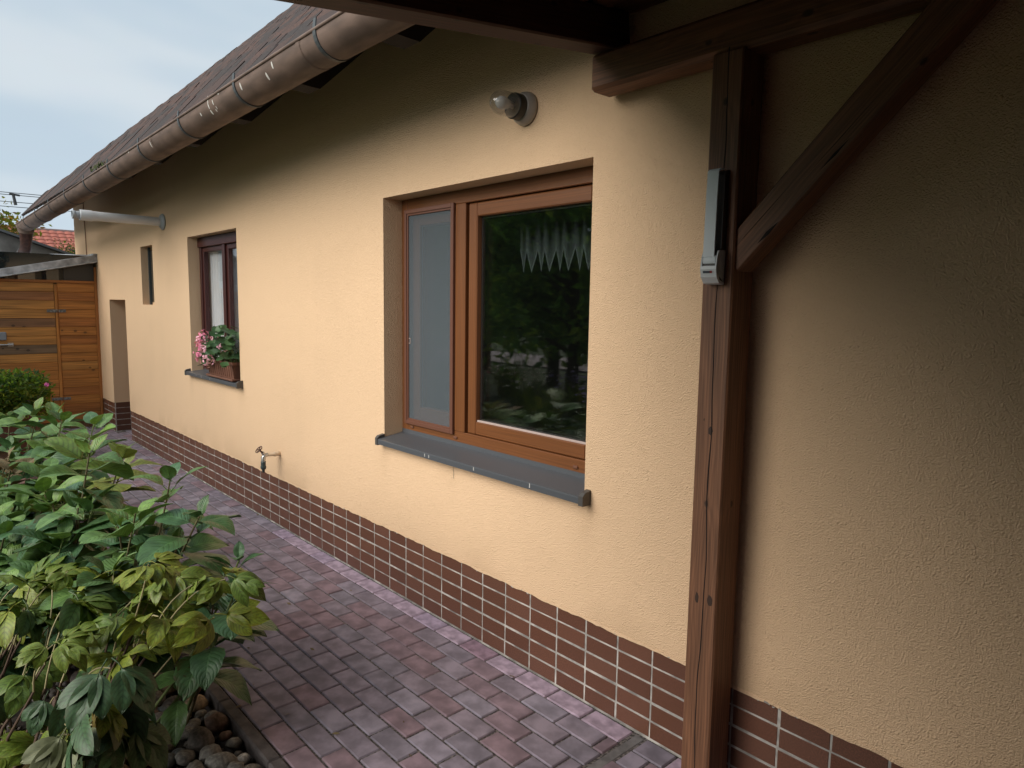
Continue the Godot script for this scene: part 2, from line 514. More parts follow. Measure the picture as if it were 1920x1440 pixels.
	M.pink_leaf = bl(mat(0.27, 0.12, 0.11, 0.7, T.leaf_y), 0.3)
	M.peony = []
	for k in [[0.285, 0.387, 0.053], [0.386, 0.456, 0.059], [0.207, 0.321, 0.059], [0.122, 0.215, 0.083], [0.093, 0.187, 0.093]]:
		M.peony.append(bl(mat(k[0], k[1], k[2], 0.5, T.leaf_y), 0.42))
	M.peony_ochre = bl(mat(0.22, 0.155, 0.025, 0.6, T.leaf_y), 0.4)
	M.peony_pale = bl(mat(0.27, 0.28, 0.17, 0.6, T.leaf), 0.3)
	M.stem = mat(0.10, 0.085, 0.035, 0.7); M.stem_green = mat(0.13, 0.17, 0.05, 0.6); M.stem_pale = mat(0.34, 0.29, 0.15, 0.6); M.stem_brown = mat(0.085, 0.05, 0.032, 0.8)
	M.bark = mat(0.07, 0.052, 0.04, 0.9, T.soil, Vector3.ONE * 3.0, 2)
	M.ger_leaf = bl(mat(0.032, 0.088, 0.030, 0.55), 0.25); M.ger_leaf2 = bl(mat(0.050, 0.115, 0.038, 0.55), 0.25)
	M.pebbles = []
	for k in [[0.255, 0.240, 0.216], [0.173, 0.147, 0.131], [0.330, 0.318, 0.288], [0.630, 0.620, 0.576], [0.240, 0.178, 0.120], [0.150, 0.163, 0.168], [0.360, 0.264, 0.160], [0.217, 0.132, 0.099], [0.750, 0.759, 0.752]]:
		M.pebbles.append(mat(k[0], k[1], k[2], 0.7, T.pebble, Vector3.ONE * 7.0, 2))

# ------------------------------------------------------------------ ground and path
func build_ground() -> void:
	var s := Sh.new()
	s.quad(Vector3(-900, -0.30, 900), Vector3(900, -0.30, 900), Vector3(900, -0.30, -900), Vector3(-900, -0.30, -900))
	tag(put("ground", s, M.lawn), "", "", "", "structure")
	var b := Sh.new()      # bare earth of the flower bed beside the path
	var nz := noise(61, 0.9, 3)
	var st := 0.16
	for i in 70:
		for j in 10:
			var P := []
			for q in [[0, 0], [0, 1], [1, 1], [1, 0]]:
				var x: float = -11.2 + (i + q[0]) * st; var z: float = 1.155 + (j + q[1]) * st
				P.append(Vector3(x, -0.055 + nz.get_noise_2d(x, z) * 0.03 - (0.25 if j + q[1] == 0 else 0.0), z))
			b.quad(P[0], P[1], P[2], P[3])
	tag(put("flower_bed", b, M.soil), "", "", "", "structure")
	# lawn and a second paved path in the garden across the bed (the window reflects them)
	var g := Sh.new()
	g.box(Vector3(-16, -0.29, 2.65), Vector3(-1.6, -0.06, 11))
	tag(put("lawn", g, M.lawn), "", "", "", "structure")
	var gp := Sh.new()
	gp.box(Vector3(-30, -0.29, 11.004), Vector3(14, -0.02, 14))
	tag(put("garden_path", gp, mat(0.36, 0.30, 0.30, 0.9, T.paver, Vector3.ONE, 2)), "", "", "", "structure")

func build_path() -> void:
	var path := base("path"); tag(path, "", "", "", "structure")
	var s := Sh.new()
	s.box(Vector3(-10.32, -0.28, -1.2), Vector3(4.2, -0.006, 1.098))
	put("joint_sand", s, M.sand, path)
	var k := Sh.new()
	var x := -10.3
	while x < -1.68:
		k.box(Vector3(x, -0.28, 1.102), Vector3(minf(x + 0.496, -1.66), 0.0, 1.153), 0.006)
		x += 0.5
	put("kerb", k, M.kerb, path)
	var ch := Sh.new()
	ch.box(Vector3(-1.535, -0.05, 0.004), Vector3(-1.49, -0.004, 1.10), 0.005)
	put("concrete_strip", ch, M.concrete, path)
	# paver meshes: a few with slightly different corners
	var variants := []
	for q in 4:
		var p := Sh.new()
		p.cbox(Vector3(0.1945 - 0.001 * q, 0.06, 0.0945 - 0.0007 * q), 0.0045)
		variants.append(p)
	var meshes := []
	for p in variants: meshes.append(p.mesh())
	var half := Sh.new(); half.cbox(Vector3(0.0945, 0.06, 0.0945), 0.0045)
	var far := []
	for m in M.pavers: far.append(Sh.new())
	for row in 11:
		var x0 := -10.3 + (0.155 if row == 0 else (0.0 if row % 2 == 0 else 0.1)) + rng.randf_range(-0.006, 0.006)
		var z := 0.05 + 0.1 * row
		var xx := x0
		while xx < 3.9:
			var cx := xx + 0.1
			xx += 0.2
			var mesh_i := rng.randi() % 4
			var short := 0.0
			if cx > -1.63 and cx < -1.40: continue
			var tr := Transform3D(Basis.from_euler(Vector3(rng.randf_range(-0.006, 0.006), rng.randf_range(-0.008, 0.008), rng.randf_range(-0.005, 0.005))), Vector3(cx, -0.03 + rng.randf_range(-0.0015, 0.0015), z + rng.randf_range(-0.001, 0.001)))
			var edge := z < 0.1
			var mi: int = rng.randi() % M.pavers.size()
			if z < 0.5 and cx > -4.2 and rng.randf() < 0.6: mi = [3, 6, 0][rng.randi() % 3]
			if z > 0.75 and rng.randf() < 0.5: mi = [1, 4, 2][rng.randi() % 3]
			if cx > -4.75 and cx < -0.6:
				put("paver", meshes[mesh_i], M.border_pavers[mi % 3] if edge else M.pavers[mi], path, tr)
			else:
				far[mi].add(variants[mesh_i], tr)
		# cut stones either side of the concrete strip
		for side in [-1, 1]:
			var gap := 0.0
			var last := x0 + floorf((-1.73 - x0) / 0.2 + 1e-4) * 0.2 + 0.2
			if side == -1:
				var a := last - 0.0
				while a + 0.1 > -1.63 + 0.2: a -= 0.2
				var l := -1.54 - a
				if l > 0.03:
					var p := Sh.new(); p.cbox(Vector3(l - 0.006, 0.06, 0.0945), 0.0045)
					put("paver", p, M.pavers[rng.randi() % 7], path, Transform3D(Basis(), Vector3(a + l * 0.5, -0.03, z)))
			else:
				var a := x0 + ceilf((-1.40 - 0.1 - x0) / 0.2) * 0.2
				var l := a + 1.485
				if l > 0.03:
					var p := Sh.new(); p.cbox(Vector3(l - 0.006, 0.06, 0.0945), 0.0045)
					put("paver", p, M.pavers[rng.randi() % 7], path, Transform3D(Basis(), Vector3(a - l * 0.5, -0.03, z)))
	for i in 3:      # paving inside the door recess
		for j in 7:
			far[(i * 3 + j) % 7].add(variants[j % 4], Transform3D(Basis(), Vector3(-9.58 + 0.2 * i + (0.1 if j % 2 == 0 else 0.0), -0.03, -0.05 - 0.1 * j)))
	for i in far.size():
		tag(put("distant_pavers", far[i], M.pavers[i], path), "", "", "", "stuff")
	# floor under the carport roof, on the near side
	var fl := Sh.new()
	fl.box(Vector3(-1.45, -0.28, 1.10), Vector3(5, -0.012, 5.0))
	put("carport_floor", fl, mat(0.24, 0.175, 0.15, 0.9, T.paver, Vector3.ONE * 1.5, 2), path)

# ------------------------------------------------------------------ house
const WIN := [-3.368, -1.841, 0.872, 2.225]
const WIN2 := [-6.685, -5.512, 0.985, 2.217]
const SLIT := [-8.221, -7.787, 1.600, 2.210]
const NICHE := [-9.703, -8.950, -0.02, 1.648]
const XL := -11.555
const XR := 4.2

func wall_rect(s: Sh, x0: float, x1: float, y0: float, y1: float, nz: FastNoiseLite) -> void:
	# cut along one global grid so that neighbouring pieces share their lines
	var gx := [x0]; var gy := [y0]
	var st := 0.07
	var k0 := int(floor(x0 / st)) + 1
	while k0 * st < x1 - 0.002: gx.append(maxf(k0 * st, x0 + 0.001)); k0 += 1
	gx.append(x1)
	k0 = int(floor(y0 / st)) + 1
	while k0 * st < y1 - 0.002: gy.append(maxf(k0 * st, y0 + 0.001)); k0 += 1
	gy.append(y1)
	var nx := gx.size() - 1; var ny := gy.size() - 1
	var f := s.v.size()
	for j in ny + 1:
		for i in nx + 1:
			var x: float = gx[i]; var y: float = gy[j]
			var k := 1.0 + nz.get_noise_2d(x * 1.1, y * 1.8) * 0.055 + nz.get_noise_2d(x * 7.0, y * 0.6) * 0.02
			# soil splashed up from the paving, in uneven patches; grime below the sill ends and the tap
			var d := smoothstep(0.15, -0.25, nz.get_noise_2d(x * 3.0 + 40, y * 2.0)) * clampf(1.0 - (y - 0.36) / (0.20 + 0.15 * nz.get_noise_1d(x * 4.0)), 0, 1) * 0.10
			for q in [[WIN[0] - 0.01, 0.86, 0.30], [WIN[1] + 0.02, 0.86, 0.26], [WIN2[0] - 0.02, 0.98, 0.25], [WIN2[1] + 0.02, 0.98, 0.25], [-4.795, 0.53, 0.13], [-2.75, 0.85, 0.16]]:
				var qx: float = q[0]; var qy: float = q[1]; var ql: float = q[2]
				if y < qy and absf(x - qx) < 0.09: d += 0.13 * (1.0 - absf(x - qx) / 0.09) * clampf(1.0 - (qy - y) / ql, 0, 1)
			s.col = Color(k * (1.0 - d), k * (1.0 - d * 1.1), k * (1.0 - d * 1.25))
			s.vert(Vector3(x, y, 0), Vector3(0, 0, 1), Vector2(x, y))
	for j in ny:
		for i in nx:
			var q := f + j * (nx + 1) + i
			s.tri(q, q + 1, q + nx + 2); s.tri(q, q + nx + 2, q + nx + 1)
	s.col = Color(1, 1, 1)

func build_house() -> void:
	var house := base("house", Vector3.ZERO)
	tag(house, "single storey house with cream textured render, brown tiled plinth and steep tiled roof", "house")
	var nz := noise(71, 0.7, 4)
	var s := Sh.new()
	var xs := [XL, NICHE[0], NICHE[1], SLIT[0], SLIT[1], WIN2[0], WIN2[1], WIN[0], WIN[1], XR]
	var ys := [0.364, WIN[2], WIN2[2], SLIT[2], NICHE[3], SLIT[3], WIN2[3], WIN[3], 3.28]
	for i in xs.size() - 1:
		for j in ys.size() - 1:
			var mx: float = (xs[i] + xs[i + 1]) * 0.5; var my: float = (ys[j] + ys[j + 1]) * 0.5
			var hole := false
			for w in [WIN, WIN2, SLIT, NICHE]:
				if mx > w[0] and mx < w[1] and my > w[2] and my < w[3]: hole = true
			if not hole: wall_rect(s, xs[i], xs[i + 1], ys[j], ys[j + 1], nz)
	# reveals: left jamb, right jamb, soffit, with a slightly rounded arris
	for w in [[WIN, 0.20], [WIN2, 0.20], [SLIT, 0.09], [NICHE, 0.85]]:
		var o: Array = w[0]; var d: float = w[1]
		var y0: float = maxf(o[2], 0.364 if d > 0.5 else o[2])
		s.quad(Vector3(o[0], y0, 0), Vector3(o[0], y0, -d), Vector3(o[0], o[3], -d), Vector3(o[0], o[3], 0))
		s.quad(Vector3(o[1], y0, -d), Vector3(o[1], y0, 0), Vector3(o[1], o[3], 0), Vector3(o[1], o[3], -d))
		s.quad(Vector3(o[0], o[3], 0), Vector3(o[0], o[3], -d), Vector3(o[1], o[3], -d), Vector3(o[1], o[3], 0))
		if d > 0.5 or d < 0.1:
			s.quad(Vector3(o[0], y0, -d), Vector3(o[1], y0, -d), Vector3(o[1], o[3], -d), Vector3(o[0], o[3], -d))
		if d < 0.1:
			s.quad(Vector3(o[0], o[2], 0), Vector3(o[1], o[2], 0), Vector3(o[1], o[2], -d), Vector3(o[0], o[2], -d))
	# gable end and the lip where the render stops above the tiles
	s.quad(Vector3(XL, 0, -7.6), Vector3(XL, 0, 0), Vector3(XL, 3.28, 0), Vector3(XL, 3.28, -7.6))
	s.tri3(Vector3(XL, 3.28, -7.6), Vector3(XL, 3.28, 0), Vector3(XL, 6.7, -3.55))
	for q in [[XL, NICHE[0]], [NICHE[1], XR]]:
		s.quad(Vector3(q[0], 0.364, -0.02), Vector3(q[1], 0.364, -0.02), Vector3(q[1], 0.364, 0), Vector3(q[0], 0.364, 0))
	put("wall", s, M.wall, house)
	# ragged lower edge of the render
	var rg := Sh.new()
	var rx := XL
	var rg2 := Sh.new()
	var nr := noise(72, 9.0, 3)
	while rx < 1.2:
		if not (rx > NICHE[0] - 0.02 and rx < NICHE[1]):
			var a := 0.3635 - 0.004 + nr.get_noise_1d(rx) * 0.007; var b := 0.3635 - 0.004 + nr.get_noise_1d(rx + 0.02) * 0.007
			(rg if rx < NICHE[0] else rg2).quad(Vector3(rx, a, 0.0012), Vector3(rx + 0.02, b, 0.0012), Vector3(rx + 0.02, 0.372, 0.0016), Vector3(rx, 0.372, 0.0016))
		rx += 0.02
	put("render_edge", rg, M.wall, house); put("render_edge", rg2, M.wall, house)
	var hc := Sh.new()
	var hy := 0.852; var hx := -2.72
	while hy > 0.78:
		var nx2 := hx + nr.get_noise_1d(hy * 30.0) * 0.006
		hc.quad(Vector3(nx2 - 0.0012, hy - 0.009, 0.0010), Vector3(nx2 + 0.0012, hy - 0.009, 0.0010), Vector3(hx + 0.0014, hy, 0.0010), Vector3(hx - 0.0014, hy, 0.0010))
		hx = nx2; hy -= 0.009
	put("hairline_crack", hc, M.strap_iron, house)
	var cm := Sh.new()
	for k in 26:
		var bx := rng.randf_range(-6.0, -0.6)
		var bs := rng.randf_range(0.003, 0.008)
		cm.cbox(Vector3(bs * 2.2, bs, 0.003), 0.001, Vector3(bx, 0.360 + rng.randf_range(-0.006, 0.004), 0.0), Vector2.ZERO, Basis(Vector3(0, 0, 1), rng.randf_range(-0.6, 0.6)))
	tag(put("mortar_crumbs", cm, M.grout, house), "", "", "", "stuff")
	# inner shell: closed rooms
	var r := Sh.new()
	for c in [[-4.6, 3.9], [-7.6, -4.8]]:
		var a: float = c[0]; var b: float = c[1]
		r.quad(Vector3(a, 0, -0.2), Vector3(b, 0, -0.2), Vector3(b, 0, -4.2), Vector3(a, 0, -4.2))
		r.quad(Vector3(a, 2.6, -0.2), Vector3(b, 2.6, -0.2), Vector3(b, 2.6, -4.2), Vector3(a, 2.6, -4.2))
		r.quad(Vector3(a, 0, -4.2), Vector3(b, 0, -4.2), Vector3(b, 2.6, -4.2), Vector3(a, 2.6, -4.2))
		r.quad(Vector3(a, 0, -0.2), Vector3(a, 0, -4.2), Vector3(a, 2.6, -4.2), Vector3(a, 2.6, -0.2))
		r.quad(Vector3(b, 0, -0.2), Vector3(b, 0, -4.2), Vector3(b, 2.6, -4.2), Vector3(b, 2.6, -0.2))
		var o: Array = WIN if a > -5.0 else WIN2
		for q in [[a, o[0], 0, 2.6], [o[1], b, 0, 2.6], [o[0], o[1], 0, o[2]], [o[0], o[1], o[3], 2.6]]:
			r.quad(Vector3(q[0], q[2], -0.203), Vector3(q[1], q[2], -0.203), Vector3(q[1], q[3], -0.203), Vector3(q[0], q[3], -0.203))
	put("inner_wall", r, M.room, house)
	# back of the house
	var bk := Sh.new()
	bk.quad(Vector3(XL, 0, -7.6), Vector3(XR, 0, -7.6), Vector3(XR, 3.0, -7.6), Vector3(XL, 3.0, -7.6))
	bk.quad(Vector3(XR, 0, -7.6), Vector3(XR, 0, 0), Vector3(XR, 3.28, 0), Vector3(XR, 3.28, -7.6))
	bk.tri3(Vector3(XR, 3.28, -7.6), Vector3(XR, 3.28, 0), Vector3(XR, 6.7, -3.55))
	put("rear_wall", bk, M.wall, house)
	house_plinth(house); house_roof(house); house_gutter(house); big_window(house); flower_window(house)
	# dark window in the slit recess, door at the back of the niche
	var sw := base("window", Vector3.ZERO, house)
	var p := Sh.new(); p.box(Vector3(SLIT[0] + 0.03, SLIT[2] + 0.03, -0.088), Vector3(SLIT[1] - 0.03, SLIT[3] - 0.03, -0.080))
	put("pane", p, M.dim_glass, sw)
	var fr := Sh.new()
	fr.box(Vector3(SLIT[0], SLIT[2], -0.088), Vector3(SLIT[0] + 0.03, SLIT[3], -0.068)); fr.box(Vector3(SLIT[1] - 0.03, SLIT[2], -0.088), Vector3(SLIT[1], SLIT[3], -0.068))
	put("frame", fr, M.strap_iron, sw)
	var dr := Sh.new(); dr.box(Vector3(NICHE[0] + 0.04, 0.0, -0.848), Vector3(NICHE[1] - 0.04, 1.64, -0.80), 0.004)
	put("door", dr, M.oak, house)

func house_plinth(house: Node3D) -> void:
	var pl := base("plinth", Vector3.ZERO, house)
	var g := Sh.new()
	for q in [[XL, NICHE[0] - 0.010], [NICHE[1], XR]]:
		g.box(Vector3(q[0], -0.05, -0.12), Vector3(q[1], 0.3635, -0.0056))
	g.box(Vector3(NICHE[0] - 0.1, -0.05, -0.85), Vector3(NICHE[0] - 0.0016, 0.3635, -0.0057))
	g.box(Vector3(NICHE[1] + 0.0045, -0.05, -0.85), Vector3(NICHE[1] + 0.1, 0.3635, -0.0057))
	put("grout", g, M.grout, pl)
	var ms := []
	for k in 3:
		var t := Sh.new(); t.cbox(Vector3(0.160 + 0.001 * k, 0.0655, 0.008), 0.0015); ms.append(t.mesh())
	var top := Sh.new(); top.cbox(Vector3(0.161, 0.0665, 0.008), 0.0015)
	var xi := -1.648 + 0.168 * 10
	var rowy := [0.0375, 0.1105, 0.185, 0.2595, 0.331]
	while xi > XL:
		var x0 := xi - 0.168
		for row in 5:
			var off := 0.0
			var cx := x0 + 0.084 + rng.randf_range(-0.0012, 0.0012)
			if cx > NICHE[0] - 0.084 and cx < NICHE[1] + 0.05: continue
			var tr := Transform3D(Basis.from_euler(Vector3(rng.randf_range(-0.006, 0.006), rng.randf_range(-0.006, 0.006), rng.randf_range(-0.004, 0.004))), Vector3(cx, rowy[row] + rng.randf_range(-0.001, 0.001), -0.0082))
			put("tile", ms[rng.randi() % 3], M.tiles[rng.randi() % 6], pl, tr)
		xi -= 0.168
	var more := Sh.new()
	var unit := Sh.new(); unit.cbox(Vector3(0.161, 0.0655, 0.008), 0.0015)
	for k in 24:
		for row in 5: more.add(unit, Transform3D(Basis(), Vector3(0.032 + 0.168 * (k + 0.5), rowy[row], -0.0082)))
	tag(put("tiles", more, M.tiles[0], pl), "", "", "", "stuff")
	for row in 5:
		var ct := Sh.new(); ct.cbox(Vector3(0.072, 0.0655, 0.008), 0.0015)
		put("tile", ct, M.tiles[row], pl, Transform3D(Basis(), Vector3(-8.912, rowy[row], -0.0082)))
	# tiles on the niche jamb, two columns deep
	for row in 5:
		for c in 2:
			put("tile", ms[rng.randi() % 3], M.tiles[5 if c == 0 else 1], pl, Transform3D(Basis(Vector3.UP, PI / 2), Vector3(NICHE[0] - 0.0042, rowy[row], -0.095 - 0.168 * c)))

func eave_y(z: float) -> float: return 2.765 + (0.565 - z) * 0.955

func house_roof(house: Node3D) -> void:
	var roof := base("roof", Vector3.ZERO, house)
	var body := Sh.new()
	var x0 := -11.78; var x1 := 4.4
	# deck under the tiles, both slopes
	body.prism_x([Vector2(0.53, eave_y(0.53) - 0.055), Vector2(-3.55, eave_y(-3.55) - 0.055), Vector2(-7.9, eave_y(-3.55) - 4.2), Vector2(-7.9, eave_y(-3.55) - 4.23), Vector2(-3.55, eave_y(-3.55) - 0.08), Vector2(0.53, eave_y(0.53) - 0.08)], x0 + 0.03, x1)
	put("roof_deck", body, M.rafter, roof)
	var eb := Sh.new(); eb.box(Vector3(x0 + 0.02, 2.725, 0.505), Vector3(x1, 2.772, 0.528))
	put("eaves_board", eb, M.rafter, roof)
	# rafter tails with rounded ends
	var ra := Sh.new()
	var poly := []
	var Tt := func(z): return eave_y(z) - 0.085
	poly.append(Vector2(-0.4, Tt.call(-0.4))); poly.append(Vector2(-0.4, Tt.call(-0.4) - 0.15)); poly.append(Vector2(0.36, Tt.call(0.36) - 0.15))
	for k in 6:
		var a := float(k + 1) / 6.0 * PI * 0.5
		poly.append(Vector2(0.36 + 0.15 * sin(a), lerpf(Tt.call(0.36) - 0.15, Tt.call(0.51), 1.0 - cos(a))))
	ra.prism_x(poly, -0.06, 0.06)
	var rm := ra.mesh()
	var x := -2.55 + 0.885 * 5
	while x > -11.7:
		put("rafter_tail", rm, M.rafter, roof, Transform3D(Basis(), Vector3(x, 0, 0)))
		x -= 0.885
	# plain tiles, rounded lower ends, laid in courses with broken joints
	var t := Sh.new()
	var L := 0.42; var W := 0.229; var th := 0.028
	var out := [Vector2(-W / 2, L), Vector2(-W / 2, 0.02), Vector2(-W * 0.40, 0.004), Vector2(0, 0), Vector2(W * 0.40, 0.004), Vector2(W / 2, 0.02), Vector2(W / 2, L)]
	# local: x across, y outward normal, z down the slope (lower end at +z)
	for k in out.size() - 1:
		var a: Vector2 = out[k]; var b: Vector2 = out[k + 1]
		t.quad(Vector3(a.x, 0, -a.y), Vector3(b.x, 0, -b.y), Vector3(b.x, th, -b.y), Vector3(a.x, th, -a.y), a, b, b, a)
	for y in [0.0, th]:
		var f := t.v.size()
		for q in out: t.vert(Vector3(q.x, y, -q.y), Vector3(0, 1 if y > 0 else -1, 0), q)
		for k in range(1, out.size() - 1):
			if y > 0: t.tri(f, f + k, f + k + 1)
			else: t.tri(f, f + k + 1, f + k)
	var tm := t.mesh()
	var down := Vector3(0, -0.955, 1).normalized(); var nrm := Vector3(0, 1, 0.955).normalized()
	var bs := Basis(Vector3.RIGHT, nrm, down)
	var gauge := 0.300
	var slope_len := Vector2(4.115, 4.115 * 0.955).length()
	var n_c := int(slope_len / gauge)
	var rest := []
	for m in M.roof_tiles: rest.append(Sh.new())
	for c in n_c:
		var d := c * gauge
		var xx := x0 + 0.115 + (0.0 if c % 2 == 0 else 0.115)
		while xx < 3.2:
			var pos := Vector3(xx + rng.randf_range(-0.003, 0.003), 2.765, 0.565) - down * d + nrm * 0.004
			var tr := Transform3D(bs * Basis.from_euler(Vector3(0.105 + rng.randf_range(-0.006, 0.010), rng.randf_range(-0.012, 0.012), rng.randf_range(-0.006, 0.006))), pos - nrm * 0.004 + nrm * rng.randf_range(0, 0.003))
			var mi := rng.randi() % 4
			if xx > -6.2 and xx < -2.2 and c < 16:
				put("roof_tile", tm, M.roof_tiles[mi], roof, tr)
			elif c < 3 or xx < 1.0:
				rest[mi].add(t, tr)
			xx += 0.23
	for i in 4: tag(put("roof_tiles", rest[i], M.roof_tiles[i], roof), "", "", "", "stuff")
	# moss tuft by the gutter
	var mo := Sh.new()
	for k in 60:
		var p := Vector3(-7.15 + rng.randfn() * 0.10, 2.79 + absf(rng.randfn()) * 0.02, 0.55 + rng.randf_range(-0.05, 0.05))
		var a := rng.randf() * TAU
		mo.tri3(p, p + Vector3(cos(a) * 0.02, 0.012, sin(a) * 0.02), p + Vector3(rng.randfn() * 0.01, rng.randf_range(0.03, 0.06), rng.randfn() * 0.01))
	tag(put("moss", mo, mat(0.06, 0.075, 0.025, 0.9), roof), "", "", "", "stuff")

func gut(x: float) -> Vector3: return Vector3(x, 2.757 - 0.016 * maxf(0.0, -2.75 - x), 0.60)

func house_gutter(house: Node3D) -> void:
	var gt := base("gutter", Vector3.ZERO, house)
	var R := 0.095
	var s := Sh.new()
	var seg := 20
	var xs := []
	var x := 3.0
	while x > -11.4: xs.append(x); x -= 0.6
	xs.append(-11.42)
	for inner in [0, 1]:
		var f := s.v.size()
		var rr: float = R - 0.002 * inner
		for q in xs:
			for i in seg + 1:
				var a := PI * i / seg
				var nn := Vector3(0, -sin(a), cos(a))
				s.vert(gut(q) + nn * rr, nn if inner == 0 else -nn, Vector2(q, a * R))
		for j in xs.size() - 1:
			for i in seg:
				var q := f + j * (seg + 1) + i
				s.tri(q, q + seg + 1, q + 1); s.tri(q + 1, q + seg + 1, q + seg + 2)
	put("trough", s, M.copper, gt)
	var bead := Sh.new()
	var pts := []; var rad := []
	for q in xs: pts.append(gut(q) + Vector3(0, 0.004, R)); rad.append(0.008)
	bead.tube(pts, rad, 8)
	put("rolled_edge", bead, M.copper, gt)
	var cap := Sh.new()
	var e := gut(-11.42)
	for i in seg:
		var a := PI * i / seg; var b := PI * (i + 1) / seg
		cap.tri3(e, e + Vector3(0, -sin(b), cos(b)) * R, e + Vector3(0, -sin(a), cos(a)) * R)
	put("end_cap", cap, M.copper, gt)
	# overlapping joints of the lengths
	for q in [-2.90, -5.10, -8.9]:
		var j := Sh.new()
		var f := 0
		for w in [0.0, 0.035]:
			for i in seg + 1:
				var a := PI * i / seg
				var nn := Vector3(0, -sin(a), cos(a))
				j.vert(gut(q - w) + nn * (R + 0.0025), nn, Vector2(w, a))
		for i in seg: j.tri(i, i + seg + 1, i + 1); j.tri(i + 1, i + seg + 1, i + seg + 2)
		put("lap_joint", j, M.copper, gt)
	# strap brackets
	x = -2.755 + 0.885 * 3
	while x > -11.5:
		var b := Sh.new()
		var o := gut(x)
		var prev := []
		var prof := []
		prof.append([Vector3(0, 0.045, R + 0.001), Vector3(0, 0, 1)])
		for i in 15:
			var a := PI * i / 14 
			var nn := Vector3(0, -sin(a), cos(a))
			prof.append([nn * (R + 0.006), nn])
		prof.append([Vector3(0, 0.06, -R - 0.002), Vector3(0, 0, -1)])
		for k in prof.size() - 1:
			var A: Vector3 = o + prof[k][0]; var B: Vector3 = o + prof[k + 1][0]
			var na: Vector3 = prof[k][1]; var nb: Vector3 = prof[k + 1][1]
			var hx := Vector3(0.012, 0, 0)
			b.quad(A - hx, A + hx, B + hx, B - hx)
			b.quad(A - hx - na * 0.005, A - hx, B - hx, B - hx - nb * 0.005)
			b.quad(A + hx, A + hx - na * 0.005, B + hx - nb * 0.005, B + hx)
		put("bracket", b, M.strap_iron, gt)
		x -= 0.885
	# bird droppings and lime streaks
	var dp := Sh.new()
	for k in 16:
		var q := rng.randf_range(-7.0, -2.5) if k > 7 else rng.randf_range(-4.2, -3.5)
		var a := rng.randf_range(-0.02, 1.0) * (0.9 if k < 10 else 0.5)
		var l := rng.randf_range(0.010, 0.05); var w := rng.randf_range(0.003, 0.009)
		var P := []
		for i in 8:
			var t := TAU * i / 8
			var aa := a + sin(t) * l / R * 0.5
			P.append(gut(q + cos(t) * w) + Vector3(0, -sin(aa), cos(aa)) * (R + 0.0012))
		for i in range(1, 7): dp.tri3(P[0], P[i], P[i + 1])
	tag(put("droppings", dp, M.dropping, gt), "", "", "", "stuff")
	# downpipe: outlet, swan neck, run along the shed side
	var dpz := base("downpipe", Vector3.ZERO, house)
	var p := Sh.new()
	var P2 := [e + Vector3(0.13, -0.06, 0), e + Vector3(0.11, -0.15, 0), e + Vector3(0.08, -0.23, 0), e + Vector3(0.03, -0.29, 0), e + Vector3(-0.05, -0.325, 0), e + Vector3(-0.16, -0.34, 0), e + Vector3(-0.9, -0.40, 0), e + Vector3(-2.4, -0.52, 0)]
	p.tube(P2, [0.085, 0.075, 0.068, 0.066, 0.065, 0.063, 0.06, 0.06], 16)
	put("pipe", p, M.copper_dark, dpz)
	var cl := Sh.new()
	cl.tube([e + Vector3(0.14, -0.055, 0), e + Vector3(0.125, -0.10, 0)], [0.098, 0.088], 16)
	put("collar", cl, M.copper, dpz)
	var cl2 := Sh.new()
	cl2.tube([e + Vector3(-0.20, -0.342, 0), e + Vector3(-0.235, -0.345, 0)], [0.071, 0.071], 16)
	put("collar", cl2, M.galv, dpz)

func bar(s: Sh, a: Vector3, b: Vector3, w: float, d: float, bev := 0.003, off := Vector2.ZERO) -> void:
	# a straight member from a to b, w wide, d deep (towards z), grain along it
	var y := (b - a).normalized()
	var z := Vector3(0, 0, 1) if absf(y.z) < 0.9 else Vector3(0, 1, 0)
	var x := y.cross(z).normalized(); z = x.cross(y).normalized()
	s.cbox(Vector3(w, (b - a).length(), d), bev, (a + b) * 0.5, off, Basis(x, y, z))

func frame_rect(s: Sh, x0: float, x1: float, y0: float, y1: float, w: float, zb: float, zf: float, bev := 0.003) -> void:
	var zc := (zb + zf) * 0.5; var d := zf - zb
	bar(s, Vector3(x0 + w / 2, y0, zc), Vector3(x0 + w / 2, y1, zc), w, d, bev, Vector2(0.1, 0.3))
	bar(s, Vector3(x1 - w / 2, y0, zc), Vector3(x1 - w / 2, y1, zc), w, d, bev, Vector2(0.4, 0.6))
	bar(s, Vector3(x0 + w, y0 + w / 2, zc), Vector3(x1 - w, y0 + w / 2, zc), w, d, bev, Vector2(0.7, 0.1))
	bar(s, Vector3(x0 + w, y1 - w / 2, zc), Vector3(x1 - w, y1 - w / 2, zc), w, d, bev, Vector2(0.2, 0.8))

